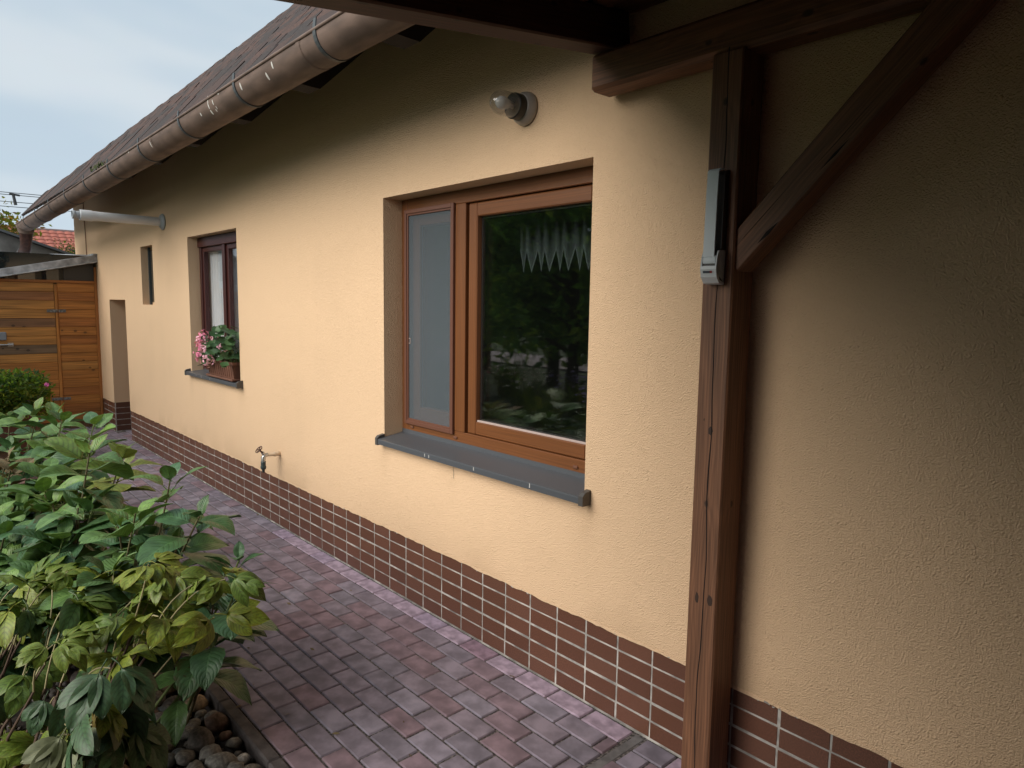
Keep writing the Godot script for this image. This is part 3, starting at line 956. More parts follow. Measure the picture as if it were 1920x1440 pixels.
func sill_part(w: Node3D, x0: float, x1: float, yf: float, yb: float, zb: float, proj: float) -> void:
	var sl := Sh.new()
	sl.quad(Vector3(x0, yf, proj), Vector3(x1, yf, proj), Vector3(x1, yb, zb), Vector3(x0, yb, zb))
	sl.quad(Vector3(x0, yb, zb), Vector3(x1, yb, zb), Vector3(x1, yb + 0.022, zb - 0.001), Vector3(x0, yb + 0.022, zb - 0.001))
	# rolled nose and drip
	var pts := [Vector2(proj, yf), Vector2(proj + 0.004, yf - 0.002), Vector2(proj + 0.005, yf - 0.006), Vector2(proj + 0.005, yf - 0.030), Vector2(proj - 0.004, yf - 0.033)]
	for k in pts.size() - 1:
		var a: Vector2 = pts[k]; var b: Vector2 = pts[k + 1]
		sl.quad(Vector3(x0, b.y, b.x), Vector3(x1, b.y, b.x), Vector3(x1, a.y, a.x), Vector3(x0, a.y, a.x))
	sl.quad(Vector3(x0, yf - 0.030, -0.002), Vector3(x1, yf - 0.030, -0.002), Vector3(x1, yf - 0.033, proj - 0.004), Vector3(x0, yf - 0.033, proj - 0.004))
	put("sill", sl, M.sill, w)
	for e in [[x0 - 0.024, x0], [x1, x1 + 0.024]]:
		var c := Sh.new()
		c.prism_x([Vector2(zb + 0.12 if e[0] < x0 else 0.001, yf - 0.036), Vector2(proj + 0.008, yf - 0.036), Vector2(proj + 0.008, yf + 0.004), Vector2(proj - 0.006, yf + 0.017), Vector2(0.001, yf + 0.024), Vector2(0.001, yf - 0.036)], e[0], e[1])
		put("sill_end", c, M.sill_cap, w)
	var dm := Sh.new()
	for k in 4:
		var xx := rng.randf_range(x0 + 0.1, x1 - 0.2)
		dm.box(Vector3(xx, yf - 0.006 - rng.randf() * 0.02, proj + 0.0052), Vector3(xx + 0.004, yf - 0.002 - rng.randf() * 0.006, proj + 0.0058))
	tag(put("paint_specks", dm, M.dropping, w), "", "", "", "stuff")

func big_window(house: Node3D) -> void:
	var w := base("window", Vector3.ZERO, house)
	w.set_meta("label", "large brown wooden window with an insect screen on its narrow casement")
	var x0: float = WIN[0]; var x1: float = WIN[1]; var y0 := 0.925; var y1: float = WIN[3]
	var f := Sh.new()
	var zf := -0.12; var zb := -0.19
	bar(f, Vector3(x0 + 0.03, y0, -0.155), Vector3(x0 + 0.03, y1, -0.155), 0.06, 0.07, 0.003, Vector2(0.05, 0.1))
	bar(f, Vector3(x1 - 0.03, y0, -0.155), Vector3(x1 - 0.03, y1, -0.155), 0.06, 0.07, 0.003, Vector2(0.3, 0.4))
	bar(f, Vector3(x0 + 0.06, y1 - 0.034, -0.155), Vector3(x1 - 0.06, y1 - 0.034, -0.155), 0.068, 0.07, 0.003, Vector2(0.6, 0.7))
	bar(f, Vector3(x0 + 0.06, y0 + 0.032, -0.155), Vector3(x1 - 0.06, y0 + 0.032, -0.155), 0.064, 0.07, 0.003, Vector2(0.8, 0.2))
	bar(f, Vector3(-2.827, y0 + 0.064, -0.153), Vector3(-2.827, y1 - 0.068, -0.153), 0.083, 0.07, 0.003, Vector2(0.45, 0.55))
	put("frame", f, M.oak, w)
	# narrow casement behind the screen
	var c := Sh.new()
	frame_rect(c, x0 + 0.065, -2.872, y0 + 0.068, y1 - 0.072, 0.075, -0.20, -0.146)
	put("sash", c, M.oak, w)
	var g := Sh.new(); g.box(Vector3(x0 + 0.13, y0 + 0.13, -0.178), Vector3(-2.94, y1 - 0.14, -0.172))
	put("pane", g, M.glass, w)
	var cb := Sh.new()
	frame_rect(cb, x0 + 0.132, -2.942, y0 + 0.135, y1 - 0.142, 0.008, -0.170, -0.160, 0.001)
	put("glazing_bead", cb, M.bead, w)
	# insect screen: stepped dark profile round a fine mesh
	var sf := Sh.new()
	frame_rect(sf, x0 + 0.045, -2.870, y0 + 0.045, y1 - 0.060, 0.022, -0.120, -0.104, 0.002)
	frame_rect(sf, x0 + 0.060, -2.885, y0 + 0.060, y1 - 0.075, 0.018, -0.122, -0.110, 0.002)
	put("screen_frame", sf, mat(0.135, 0.055, 0.034, 0.45), w)
	var sm := Sh.new(); sm.quad(Vector3(x0 + 0.07, y0 + 0.07, -0.117), Vector3(-2.89, y0 + 0.07, -0.117), Vector3(-2.89, y1 - 0.085, -0.117), Vector3(x0 + 0.07, y1 - 0.085, -0.117))
	put("insect_screen", sm, M.screen, w)
	var tabm := Sh.new(); frame_rect(tabm, x0 + 0.073, x0 + 0.093, 1.428, 1.458, 0.003, -0.116, -0.114, 0.0)
	put("screen_tab", tabm, M.bead, w)
	# wide sash
	var s2 := Sh.new()
	frame_rect(s2, -2.772, x1 - 0.05, y0 + 0.066, y1 - 0.074, 0.066, -0.165, -0.128, 0.005)
	put("sash", s2, M.oak, w)
	var rb := Sh.new()
	frame_rect(rb, -2.786, x1 - 0.04, y0 + 0.052, y1 - 0.060, 0.016, -0.19, -0.150, 0.0)
	put("rebate", rb, M.oak_dark, w)
	var gx0 := -2.706; var gx1 := x1 - 0.116; var gy0 := y0 + 0.132; var gy1 := y1 - 0.140
	var p := Sh.new(); p.box(Vector3(gx0 - 0.004, gy0 - 0.004, -0.158), Vector3(gx1 + 0.004, gy1 + 0.004, -0.152))
	put("pane", p, M.glass, w)
	var p2 := Sh.new(); p2.box(Vector3(gx0 - 0.004, gy0 - 0.004, -0.180), Vector3(gx1 + 0.004, gy1 + 0.004, -0.174))
	put("pane", p2, M.glass, w)
	var sp := Sh.new(); frame_rect(sp, gx0, gx1, gy0, gy1, 0.010, -0.173, -0.159, 0.0)
	put("spacer", sp, M.seal, w)
	var bd := Sh.new(); bar(bd, Vector3(gx0, gy0 + 0.003, -0.145), Vector3(gx1, gy0 + 0.003, -0.145), 0.010, 0.014, 0.002)
	put("glazing_bead", bd, M.bead, w)
	# drain caps on the bottom rail
	for q in [-3.262, -2.858, -2.0]:
		var k := Sh.new(); k.box(Vector3(q - 0.014, y0 + 0.022, -0.121), Vector3(q + 0.014, y0 + 0.036, -0.112), 0.003)
		put("drain_cap", k, mat(0.15, 0.062, 0.035, 0.5), w)
	sill_part(w, x0 + 0.004, x1 + 0.012, 0.888, 0.912, -0.118, 0.042)
	# lace valance inside, behind the wide pane
	var lc := Sh.new()
	var n := 40
	for i in n:
		var a := lerpf(-2.55, -1.80, float(i) / n); var b := lerpf(-2.55, -1.80, float(i + 1) / n)
		var za := -0.27 + sin(a * 50) * 0.008; var zb2 := -0.27 + sin(b * 50) * 0.008
		lc.quad(Vector3(a, 1.80, za), Vector3(b, 1.80, zb2), Vector3(b, 2.24, zb2), Vector3(a, 2.24, za), Vector2(float(i) / n, 1), Vector2(float(i + 1) / n, 1), Vector2(float(i + 1) / n, 0), Vector2(float(i) / n, 0))
	put("lace_valance", lc, M.lace, w)

func flower_window(house: Node3D) -> void:
	var w := base("window", Vector3.ZERO, house)
	w.set_meta("label", "smaller dark red window with white net curtains and a flower box on its sill")
	var x0: float = WIN2[0]; var x1: float = WIN2[1]; var y0 := 1.02; var y1: float = WIN2[3]
	var f := Sh.new()
	bar(f, Vector3(x0 + 0.022, y0, -0.135), Vector3(x0 + 0.022, y1 - 0.08, -0.135), 0.044, 0.07, 0.003, Vector2(0.05, 0.1))
	bar(f, Vector3(x1 - 0.03, y0, -0.135), Vector3(x1 - 0.03, y1 - 0.08, -0.135), 0.06, 0.07, 0.003, Vector2(0.3, 0.4))
	bar(f, Vector3(x0 + 0.06, y0 + 0.03, -0.135), Vector3(x1 - 0.06, y0 + 0.03, -0.135), 0.06, 0.07, 0.003, Vector2(0.8, 0.2))
	bar(f, Vector3(x0, y1 - 0.045, -0.13), Vector3(x1, y1 - 0.045, -0.13), 0.085, 0.09, 0.004, Vector2(0.6, 0.7))
	put("frame", f, M.red_wood, w)
	var xm := -6.075
	for q in [[x0 + 0.035, xm - 0.030], [xm + 0.030, x1 - 0.05]]:
		var c := Sh.new()
		frame_rect(c, q[0], q[1], y0 + 0.05, y1 - 0.085, 0.044, -0.150, -0.112)
		put("sash", c, M.red_wood, w)
		var g := Sh.new(); g.box(Vector3(q[0] + 0.038, y0 + 0.088, -0.139), Vector3(q[1] - 0.038, y1 - 0.124, -0.133))
		put("pane", g, M.glass, w)
	var mu := Sh.new(); bar(mu, Vector3(xm, y0 + 0.05, -0.12), Vector3(xm, y1 - 0.088, -0.12), 0.058, 0.05)
	put("mullion", mu, M.red_wood, w)
	sill_part(w, x0 - 0.03, x1 + 0.03, 1.003, 1.015, -0.10, 0.042)
	# net curtains in folds
	for q in [[x0 - 0.10, x0 + 0.36, 2], [-6.20, -5.55, 3]]:
		var c := Sh.new()
		var n := 36
		for i in n:
			var a := lerpf(q[0], q[1], float(i) / n); var b := lerpf(q[0], q[1], float(i + 1) / n)
			var za := -0.185 + sin(i * 1.05) * 0.016; var zb := -0.185 + sin((i + 1) * 1.05) * 0.016
			c.quad(Vector3(a, 0.95, za), Vector3(b, 0.95, zb), Vector3(b, 2.2, zb), Vector3(a, 2.2, za))
		put("net_curtain", c, M.curtain, w)
	var h := Sh.new()
	h.box(Vector3(-5.80, 1.62, -0.164), Vector3(-5.775, 1.76, -0.156), 0.003); h.box(Vector3(-5.80, 1.69, -0.160), Vector3(-5.69, 1.712, -0.148), 0.004)
	put("handle", h, M.strap_iron, w)

# ------------------------------------------------------------------ carport
func timber_bar(parent: Node, called: String, a: Vector3, b: Vector3, w: float, d: float, m: Material, bev := 0.006) -> MeshInstance3D:
	var s := Sh.new()
	bar(s, a, b, w, d, bev, Vector2(rng.randf(), rng.randf()))
	return put(called, s, m, parent)

func build_carport() -> void:
	var cp := base("carport", Vector3.ZERO)
	tag(cp, "dark stained timber lean-to carport with cracked post, angled brace and chamfered wall plate", "carport")
	var post := base("post", Vector3.ZERO, cp)
	timber_bar(post, "shaft", Vector3(-1.189, -0.02, 0.081), Vector3(-1.189, 2.421, 0.081), 0.106, 0.124, M.timber, 0.005)
	# drying crack down the front face: a thin dark groove with a wandering course
	var cr := Sh.new()
	var nz := noise(81, 1.3, 3)
	var y := 0.0
	while y < 2.40:
		var xa := -1.189 + nz.get_noise_1d(y) * 0.012 + 0.004; var xb := -1.189 + nz.get_noise_1d(y + 0.03) * 0.012 + 0.004
		var wa := 0.0016 + 0.0012 * absf(nz.get_noise_1d(y * 3 + 50)); var wb := 0.0016 + 0.0012 * absf(nz.get_noise_1d((y + 0.03) * 3 + 50))
		cr.quad(Vector3(xa - wa, y, 0.1436), Vector3(xa + wa, y, 0.1436), Vector3(xb + wb, y + 0.03, 0.1436), Vector3(xb - wb, y + 0.03, 0.1436))
		y += 0.03
	put("drying_crack", cr, M.crack, post)
	for q in [[-1.187, 1.262, 0.008, 0.012], [-1.208, 0.70, 0.007, 0.016], [-1.160, 0.705, 0.010, 0.016], [-1.212, 1.295, 0.002, 0.004]]:
		var k := Sh.new()
		var c := Vector3(q[0], q[1], 0.1433)
		var f := k.vert(c, Vector3(0, 0, 1), Vector2.ZERO)
		for i in 17:
			var a := TAU * i / 16
			var kr := 1.0 + 0.35 * nz.get_noise_2d(cos(a) * 3.0 + q[1] * 9.0, sin(a) * 3.0)
			k.vert(c + Vector3(cos(a) * q[2] * kr, sin(a) * q[3] * kr * 1.15, 0), Vector3(0, 0, 1), Vector2.ZERO)
		for i in 16: k.tri(f, f + 1 + i, f + 2 + i)
		put("knot", k, M.knot, post)
	# wall plate on the post, chamfered at its free end
	var wp := Sh.new()
	var hx := 3.0
	bar(wp, Vector3(-1.752, 2.483, 0.079), Vector3(3.6, 2.483, 0.079), 0.130, 0.110, 0.014, Vector2(0.3, 0.2))
	put("wall_plate", wp, M.timber, cp)
	# knee brace from post to plate
	var br := Sh.new()
	bar(br, Vector3(-1.165, 1.795, 0.085), Vector3(-0.53, 2.455, 0.085), 0.098, 0.090, 0.006, Vector2(0.55, 0.15))
	put("brace", br, M.timber, cp)
	var gg := Sh.new()
	var gd := Vector3(0.635, 0.66, 0).normalized(); var gp := Vector3(gd.y, -gd.x, 0)
	for q in [[0.10, 0.19, 0.036, 0.006], [0.36, 0.47, 0.030, 0.004], [0.02, 0.30, -0.012, 0.0014], [0.30, 0.62, 0.010, 0.0012]]:
		var o0 := Vector3(-1.165, 1.795, 0.1306)
		var a: Vector3 = o0 + gd * q[0] + gp * q[2]; var b: Vector3 = o0 + gd * q[1] + gp * (q[2] + 0.004); var m: Vector3 = (a + b) * 0.5
		gg.quad(a, m + gp * q[3], b, m - gp * q[3])
	tag(put("gouges", gg, M.crack, cp), "", "", "", "stuff")
	# rafters falling towards the garden, boards over them
	var zr0 := 0.03; var zr1 := 3.5
	for i in 6:
		var x := -1.705 + 0.92 * i
		var ya := 2.563 + 0.066; var yb := ya - 0.133 * (zr1 - zr0)
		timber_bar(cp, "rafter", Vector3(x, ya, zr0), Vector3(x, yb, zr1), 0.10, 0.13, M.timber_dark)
	var n := 28
	for i in n:
		var z0 := 0.02 + 3.6 * i / n; var z1 := 0.02 + 3.6 * (i + 1) / n - 0.002
		var b := Sh.new()
		var ym := 2.563 + 0.134 + 0.012 - 0.133 * ((z0 + z1) * 0.5 - 0.03)
		bar(b, Vector3(-1.752, ym, (z0 + z1) * 0.5), Vector3(3.6, ym, (z0 + z1) * 0.5), 0.02, z1 - z0, 0.001, Vector2(rng.randf(), rng.randf()))
		put("roof_board", b, M.roof_boards, cp)
	var top := Sh.new()
	top.quad(Vector3(-1.76, 2.735, 0.015), Vector3(3.62, 2.735, 0.015), Vector3(3.62, 2.735 - 0.133 * 3.62, 3.64), Vector3(-1.76, 2.735 - 0.133 * 3.62, 3.64))
	put("roofing_felt", top, M.roof_body, cp)
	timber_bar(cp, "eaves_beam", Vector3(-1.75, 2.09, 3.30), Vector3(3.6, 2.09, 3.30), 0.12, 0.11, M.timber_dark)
	for x in [1.0, 3.4]:
		timber_bar(cp, "post", Vector3(x, -0.05, 3.30), Vector3(x, 2.04, 3.30), 0.11, 0.11, M.timber)
	# boarded garden side of the lean-to, behind the camera
	for i in 31:
		var x0 := -1.30 + 0.155 * i
		var b := Sh.new()
		bar(b, Vector3(x0 + 0.077, -0.05, 3.40), Vector3(x0 + 0.077, 2.02, 3.40), 0.152, 0.022, 0.002, Vector2(rng.randf(), rng.randf()))
		put("back_board", b, M.roof_boards, cp)
	# closed boarded end of the lean-to
	for i in 22:
		var z0 := 0.03 + 3.4 * i / 22
		var b := Sh.new()
		bar(b, Vector3(3.55, -0.05, z0 + 0.077), Vector3(3.55, 2.60 - 0.133 * z0, z0 + 0.077), 0.022, 0.152, 0.002, Vector2(rng.randf(), rng.randf()))
		put("end_board", b, M.roof_boards, cp)

# ------------------------------------------------------------------ shed beyond the house
func build_shed() -> void:
	var sh := base("shed", Vector3(-10.33, 0, 0))
	tag(sh, "orange stained board shed with a metal edged lean-to roof against the house", "shed")
	var nb := 16
	for side in [0, 1]:
		for i in nb:
			var y0 := 0.085 + 0.11 * i
			var y1 := y0 + 0.1085
			var za := 0.032 if side == 0 else 0.478; var zb := 0.442 if side == 0 else 2.6
			var b := Sh.new()
			b.cbox(Vector3(0.108, zb - za, 0.022), 0.004, Vector3.ZERO, Vector2(rng.randf(), rng.randf()))
			var mi: int
			if side == 0: mi = [0, 2, 0, 2, 0, 0, 1, 0, 0, 2, 0, 2, 0, 0, 2, 0][i]
			else: mi = [2, 0, 0, 0, 0, 0, 0, 1, 5, 1, 1, 4, 1, 1, 3, 1][i]
			put("board", b, M.shed[mi], sh, Transform3D(Basis(Vector3.UP, Vector3(0, 0, 1), Vector3.RIGHT), Vector3(0.0 + rng.randf_range(0, 0.003), (y0 + y1) * 0.5, (za + zb) * 0.5)))
	for q in [[0.0, 0.031, 0.05, 2.06, 2], [0.444, 0.476, 0.07, 1.83, 0]]:
		var b := Sh.new(); b.cbox(Vector3(q[1] - q[0], q[3] - q[2], 0.03), 0.004, Vector3.ZERO, Vector2(rng.randf(), rng.randf()))
		put("batten", b, M.shed[q[4]], sh, Transform3D(Basis(Vector3(0, 0, -1), Vector3.UP, Vector3.RIGHT), Vector3(0.006, (q[2] + q[3]) * 0.5, (q[0] + q[1]) * 0.5)))
	var tr := Sh.new(); tr.cbox(Vector3(0.035, 2.57, 0.035), 0.004)
	put("top_rail", tr, M.shed[2], sh, Transform3D(Basis(Vector3.UP, Vector3(0, 0, 1), Vector3.RIGHT), Vector3(0.004, 1.862, 1.315)))
	# dark glazed gap under the sloping roof
	var gp := Sh.new(); gp.box(Vector3(-0.02, 1.86, 0.03), Vector3(-0.012, 2.2, 2.6))
	put("clerestory", gp, M.dim_glass, sh)
	var gr := Sh.new(); gr.box(Vector3(-0.010, 1.88, 0.031), Vector3(-0.004, 2.10, 0.36))
	put("grey_panel", gr, mat(0.05, 0.048, 0.044, 0.5), sh)
	# roof sheet with turned down edge
	var rf := Sh.new()
	var sl := -0.221
	var zE := 2.7
	var h := func(z): return 2.213 + sl * z
	rf.quad(Vector3(0.10, h.call(-0.03) - 0.095, -0.0), Vector3(0.10, h.call(zE) - 0.095, zE), Vector3(0.10, h.call(zE), zE), Vector3(0.10, h.call(0.0), 0.0))
	rf.quad(Vector3(0.10, h.call(0.0), 0.0), Vector3(0.10, h.call(zE), zE), Vector3(-3.2, h.call(zE) + 0.16, zE), Vector3(-3.2, h.call(0.0) + 0.16, 0.0))
	rf.quad(Vector3(0.094, h.call(0.0) - 0.10, 0.0), Vector3(0.094, h.call(zE) - 0.10, zE), Vector3(-3.2, h.call(zE) + 0.10, zE), Vector3(-3.2, h.call(0.0) + 0.10, 0.0))
	put("roof_sheet", rf, M.sheet, sh)
	var lp := Sh.new()
	bar(lp, Vector3(0.106, h.call(0.0) - 0.088, 0.0), Vector3(0.106, h.call(zE) - 0.088, zE), 0.016, 0.012, 0.003)
	put("drip_edge", lp, mat(0.62, 0.62, 0.62, 0.6, T.stain, Vector3.ONE * 2.2, 2), sh)
	var fl := Sh.new()
	fl.box(Vector3(-0.6, h.call(0.0) - 0.01, -0.0), Vector3(0.112, h.call(0.0) + 0.014, 0.05), 0.002)
	put("flashing", fl, M.sheet, sh)
	# body behind
	var bd := Sh.new(); bd.box(Vector3(-3.0, -0.1, 0.02), Vector3(-0.03, 1.85, 2.58))
	put("side_wall", bd, M.shed[4], sh)
	for q in [1.496, 0.384]:
		var g := Sh.new()
		g.cbox(Vector3(0.004, 0.036, 0.098), 0.001, Vector3(0, 0, 0.062)); g.cbox(Vector3(0.004, 0.036, 0.080), 0.001, Vector3(0, 0, -0.052))
		g.tube([Vector3(0.004, -0.021, 0.004), Vector3(0.004, 0.021, 0.004)], [0.007, 0.007], 10)
		put("hinge", g, M.galv, sh, Transform3D(Basis(), Vector3(0.024, q, 0.455)))
	var la := Sh.new()
	la.tube([Vector3(0.03, 1.085, 0.93), Vector3(0.03, 1.088, 1.2)], [0.010, 0.010], 10); la.cbox(Vector3(0.012, 0.045, 0.06), 0.003, Vector3(0.02, 1.086, 0.955))
	put("bolt", la, M.chrome, sh)
	var lb := Sh.new(); lb.cbox(Vector3(0.03, 0.10, 0.09), 0.010, Vector3(0.025, 1.19, 1.035))
	put("lock_case", lb, mat(0.25, 0.28, 0.32, 0.4), sh)

# ------------------------------------------------------------------ further off
func build_neighbours() -> void:
	# grey rendered gable behind the shed
	var g := base("grey_outbuilding", Vector3(-14, 0, 0))
	tag(g, "grey stained gable wall of an outbuilding behind the shed", "outbuilding")
	var s := Sh.new()
	var poly := [Vector2(-2.2, -0.3), Vector2(-2.2, 1.73), Vector2(1.4, 2.98), Vector2(4.6, 1.87), Vector2(4.6, -0.3)]
	s.prism_x(poly, -5.5, 0.0)
	put("wall", s, M.grey_wall, g)
	var r := Sh.new()
	bar(r, Vector3(-2.7, 1.74, -2.25), Vector3(-2.7, 3.005, 1.4), 5.7, 0.035, 0.0)
	bar(r, Vector3(-2.7, 3.005, 1.4), Vector3(-2.7, 1.87, 4.7), 5.7, 0.035, 0.0)
	put("roof", r, M.coping, g)
	var ch := Sh.new(); ch.box(Vector3(-2.5, 2.3, 1.0), Vector3(-2.0, 3.7, 1.5), 0.01)
	put("chimney", ch, M.grey_wall, g)
	# red roofed house beyond
	var h := base("red_roofed_house", Vector3(-26, 0, 0))
	tag(h, "distant house with a bright red pantiled roof between the gutter and the house corner", "house")
	var w := Sh.new(); w.box(Vector3(-8.0, -0.3, -9), Vector3(-0.2, 2.2, 2.6))
	put("wall", w, M.house_far, h)
	# pantile courses: each course a row of shallow rolls
	var tp := Sh.new()
	var nc := 14
	for c in nc:
		var y0 := 2.1 + 0.142 * c; var y1 := y0 + 0.142
		var xa := 0.10 - c * 0.30; var xb := xa - 0.30
		var z := -9.0
		while z < 2.7:
			for k in 4:
				var za := z + 0.06 * k; var zb := z + 0.06 * (k + 1)
				var ha := 0.022 * sin(PI * k / 4.0); var hb := 0.022 * sin(PI * (k + 1) / 4.0)
				tp.quad(Vector3(xa, y0 + 0.03 + ha, za), Vector3(xa, y0 + 0.03 + hb, zb), Vector3(xb, y1 + hb, zb), Vector3(xb, y1 + ha, za))
				tp.quad(Vector3(xa, y0 - 0.005, za), Vector3(xa, y0 - 0.005, zb), Vector3(xa, y0 + 0.03 + hb, zb), Vector3(xa, y0 + 0.03 + ha, za))
			z += 0.24
	tag(put("roof_tiles", tp, M.red_tile, h), "", "", "", "stuff")
	var rd := Sh.new(); rd.tube([Vector3(-4.15, 4.07, -9.0), Vector3(-4.15, 4.07, 2.7)], [0.09, 0.09], 8)
	put("ridge", rd, mat(0.20, 0.13, 0.12, 0.8), h)
	# tree with thinning autumn leaves, at the edge of the view
	var t := leafy_tree("autumn_tree", Vector3(-18, -0.3, 0.55), 4.6, 1.25, 4200, 0.13, [[0.24, 0.20, 0.055], [0.16, 0.17, 0.045], [0.30, 0.17, 0.07], [0.20, 0.24, 0.07]], 21, 0.55, 1.3)
	tag(t, "tree with thinning yellow and rust leaves in front of the red roof", "tree")
	var b := leafy_tree("green_bush", Vector3(-17.2, -0.3, -1.15), 3.75, 0.85, 5200, 0.055, [[0.065, 0.125, 0.055], [0.085, 0.15, 0.065], [0.05, 0.10, 0.045], [0.16, 0.20, 0.05]], 22, 0.9, 0.9)
	tag(b, "dense dark green bush between the grey gable and the house corner", "bush")
	# overhead lines with a dropper
	var wi := base("overhead_lines", Vector3(-40, 0, 0))
	tag(wi, "thin overhead cables with a hanging dropper against the pale sky", "cable")
	for q in [6.50, 6.40, 6.08, 5.86]:
		var l := Sh.new()
		var pts := []; var rad := []
		for i in 13:
			var z := lerpf(-30, 26, i / 12.0)
			pts.append(Vector3(0, q + 0.0006 * (z + 3) * (z + 3) * 0.3 - 0.01 * (z + 3), z)); rad.append(0.016)
		l.tube(pts, rad, 5)
		put("wire", l, M.wire, wi)
	var dpp := Sh.new()
	dpp.tube([Vector3(0, 6.42, -2.75), Vector3(0, 5.95, -2.82)], [0.06, 0.07], 6); dpp.tube([Vector3(0, 6.40, -3.0), Vector3(0, 6.45, -2.6)], [0.05, 0.05], 6)
	put("dropper", dpp, M.wire, wi)
	for z in [-30.0, 26.0]:
		var m := Sh.new(); m.tube([Vector3(0.15, -0.3, z), Vector3(0.15, 8.0, z)], [0.14, 0.10], 10)
		put("mast", m, M.strap_iron, wi)

# crown of small leaf faces spread round limbs; one mesh per tone joined by vertex colour
func leafy_tree(called: String, at: Vector3, h: float, rad: float, leaves: int, size: float, tones: Array, seed_: int, low: float, droop: float) -> Node3D:
	var r := RandomNumberGenerator.new(); r.seed = seed_
	var o := base(called, at)
	var tk := Sh.new()
	tk.tube([Vector3(0, 0, 0), Vector3(0.03, h * 0.35, 0.02), Vector3(-0.02, h * 0.7, 0.05), Vector3(0, h * 0.96, 0)], [h * 0.03, h * 0.022, h * 0.012, 0.006], 8)
	var tips := []
	for i in 26:
		var y0 := h * r.randf_range(0.22, 0.85)
		var a := r.randf() * TAU
		var k := (y0 / h - 0.2) / 0.8
		var l := rad * r.randf_range(0.6, 1.05) * sqrt(maxf(0.15, 1.0 - k * k * 0.8))
		var p0 := Vector3(0, y0, 0); var p2 := p0 + Vector3(cos(a) * l, l * r.randf_range(0.0, 0.6), sin(a) * l)
		var p1 := (p0 + p2) * 0.5 + Vector3(0, 0.12 * l, 0)
		tk.tube([p0, p1, p2], [h * 0.010, h * 0.006, 0.004], 5)
		tips.append([p0, p1, p2])
	put("trunk", tk, M.bark, o)
	var cr := Sh.new()
	for i in leaves:
		var b: Array = tips[r.randi() % tips.size()]
		var t := r.randf_range(0.35, 1.1)
		var p: Vector3 = b[1].lerp(b[2], t) if t > 0.5 else b[0].lerp(b[1], t * 2.0)
		p += Vector3(r.randfn(), r.randfn() * 0.8, r.randfn()) * rad * 0.17
		var tn: Array = tones[r.randi() % tones.size()]
		var kk := r.randf_range(0.75, 1.25)
		cr.col = Color(tn[0] * kk, tn[1] * kk, tn[2] * kk)
		var d := Vector3(r.randfn(), r.randfn() * 0.5 - droop * 0.6, r.randfn()).normalized()
		var sd := d.cross(Vector3(r.randfn(), r.randfn(), r.randfn())).normalized()
		var sz := size * r.randf_range(0.6, 1.25)
		var a2 := p + d * sz
		var m := (p + a2) * 0.5 + d.cross(sd) * sz * 0.12
		cr.tri3(p, m + sd * sz * 0.24, a2); cr.tri3(p, a2, m - sd * sz * 0.24)
	cr.col = Color(1, 1, 1)
	if not M.has("crown"):
		M.crown = bl(mat(1, 1, 1, 0.6), 1.2); M.crown.vertex_color_use_as_albedo = true
	put("crown", cr, M.crown, o)
	return o

# ------------------------------------------------------------------ garden opposite the house (seen in the panes)
func build_garden() -> void:
	var green := [[0.174, 0.339, 0.130], [0.229, 0.429, 0.146], [0.135, 0.285, 0.123], [0.383, 0.535, 0.146]]
	for q in [[-7.9, 6.1, 4.3, 1.9, 7], [-10.4, 8.2, 5.0, 2.0, 8], [-14.2, 9.5, 5.0, 2.2, 9], [-8.6, 10.4, 6.0, 2.4, 10]]:
		var t := leafy_tree("garden_tree", Vector3(q[0], -0.2, q[1]), q[2], q[3], 9000, 0.20, green, q[4], 0.4, 1.2)
		tag(t, ["dark dense tree in the garden opposite the large window", "taller dark tree in the garden further along the bed", "broad dark tree at the far side of the garden lawn", "tall dark tree behind the garden path"][q[4] - 7], "tree", "garden trees opposite the house")
	var lf := [[0.150, 0.238, 0.056], [0.225, 0.294, 0.084], [0.105, 0.182, 0.070], [0.300, 0.280, 0.126]]
	var k := 0
	for q in [[-4.6, 4.2, 0.55], [-5.6, 4.5, 0.6], [-6.7, 4.3, 0.6], [-7.6, 4.8, 0.7], [-8.8, 4.6, 0.6], [-10.0, 5.0, 0.7], [-6.1, 5.3, 0.7], [-7.2, 5.6, 0.6], [-9.6, 6.2, 0.8], [-11.4, 6.0, 0.8]]:
		var bloom: Array = [[], [0.32, 0.24, 0.55], [], [0.75, 0.65, 0.60], [0.65, 0.22, 0.30], [], [], [0.30, 0.22, 0.5], [0.75, 0.70, 0.65], [0.6, 0.2, 0.3]][k]
		clump("border_plant", ["arching strap leaved clump nearest the carport in the garden border", "strap leaved clump with violet flowers in the garden border", "plain green clump on the lawn edge before the big tree", "clump with off white flowers beside the big tree", "clump with red flowers beyond the big tree", "tall plain clump towards the far lawn", "plain green clump just before the big tree trunk", "violet flowered clump at the foot of the big tree", "white flowered clump on the far lawn", "red flowered clump at the far end of the lawn"][k], Vector3(q[0], -0.05, q[1]), 150, q[2], lf, 100 + k, bloom)
		k += 1

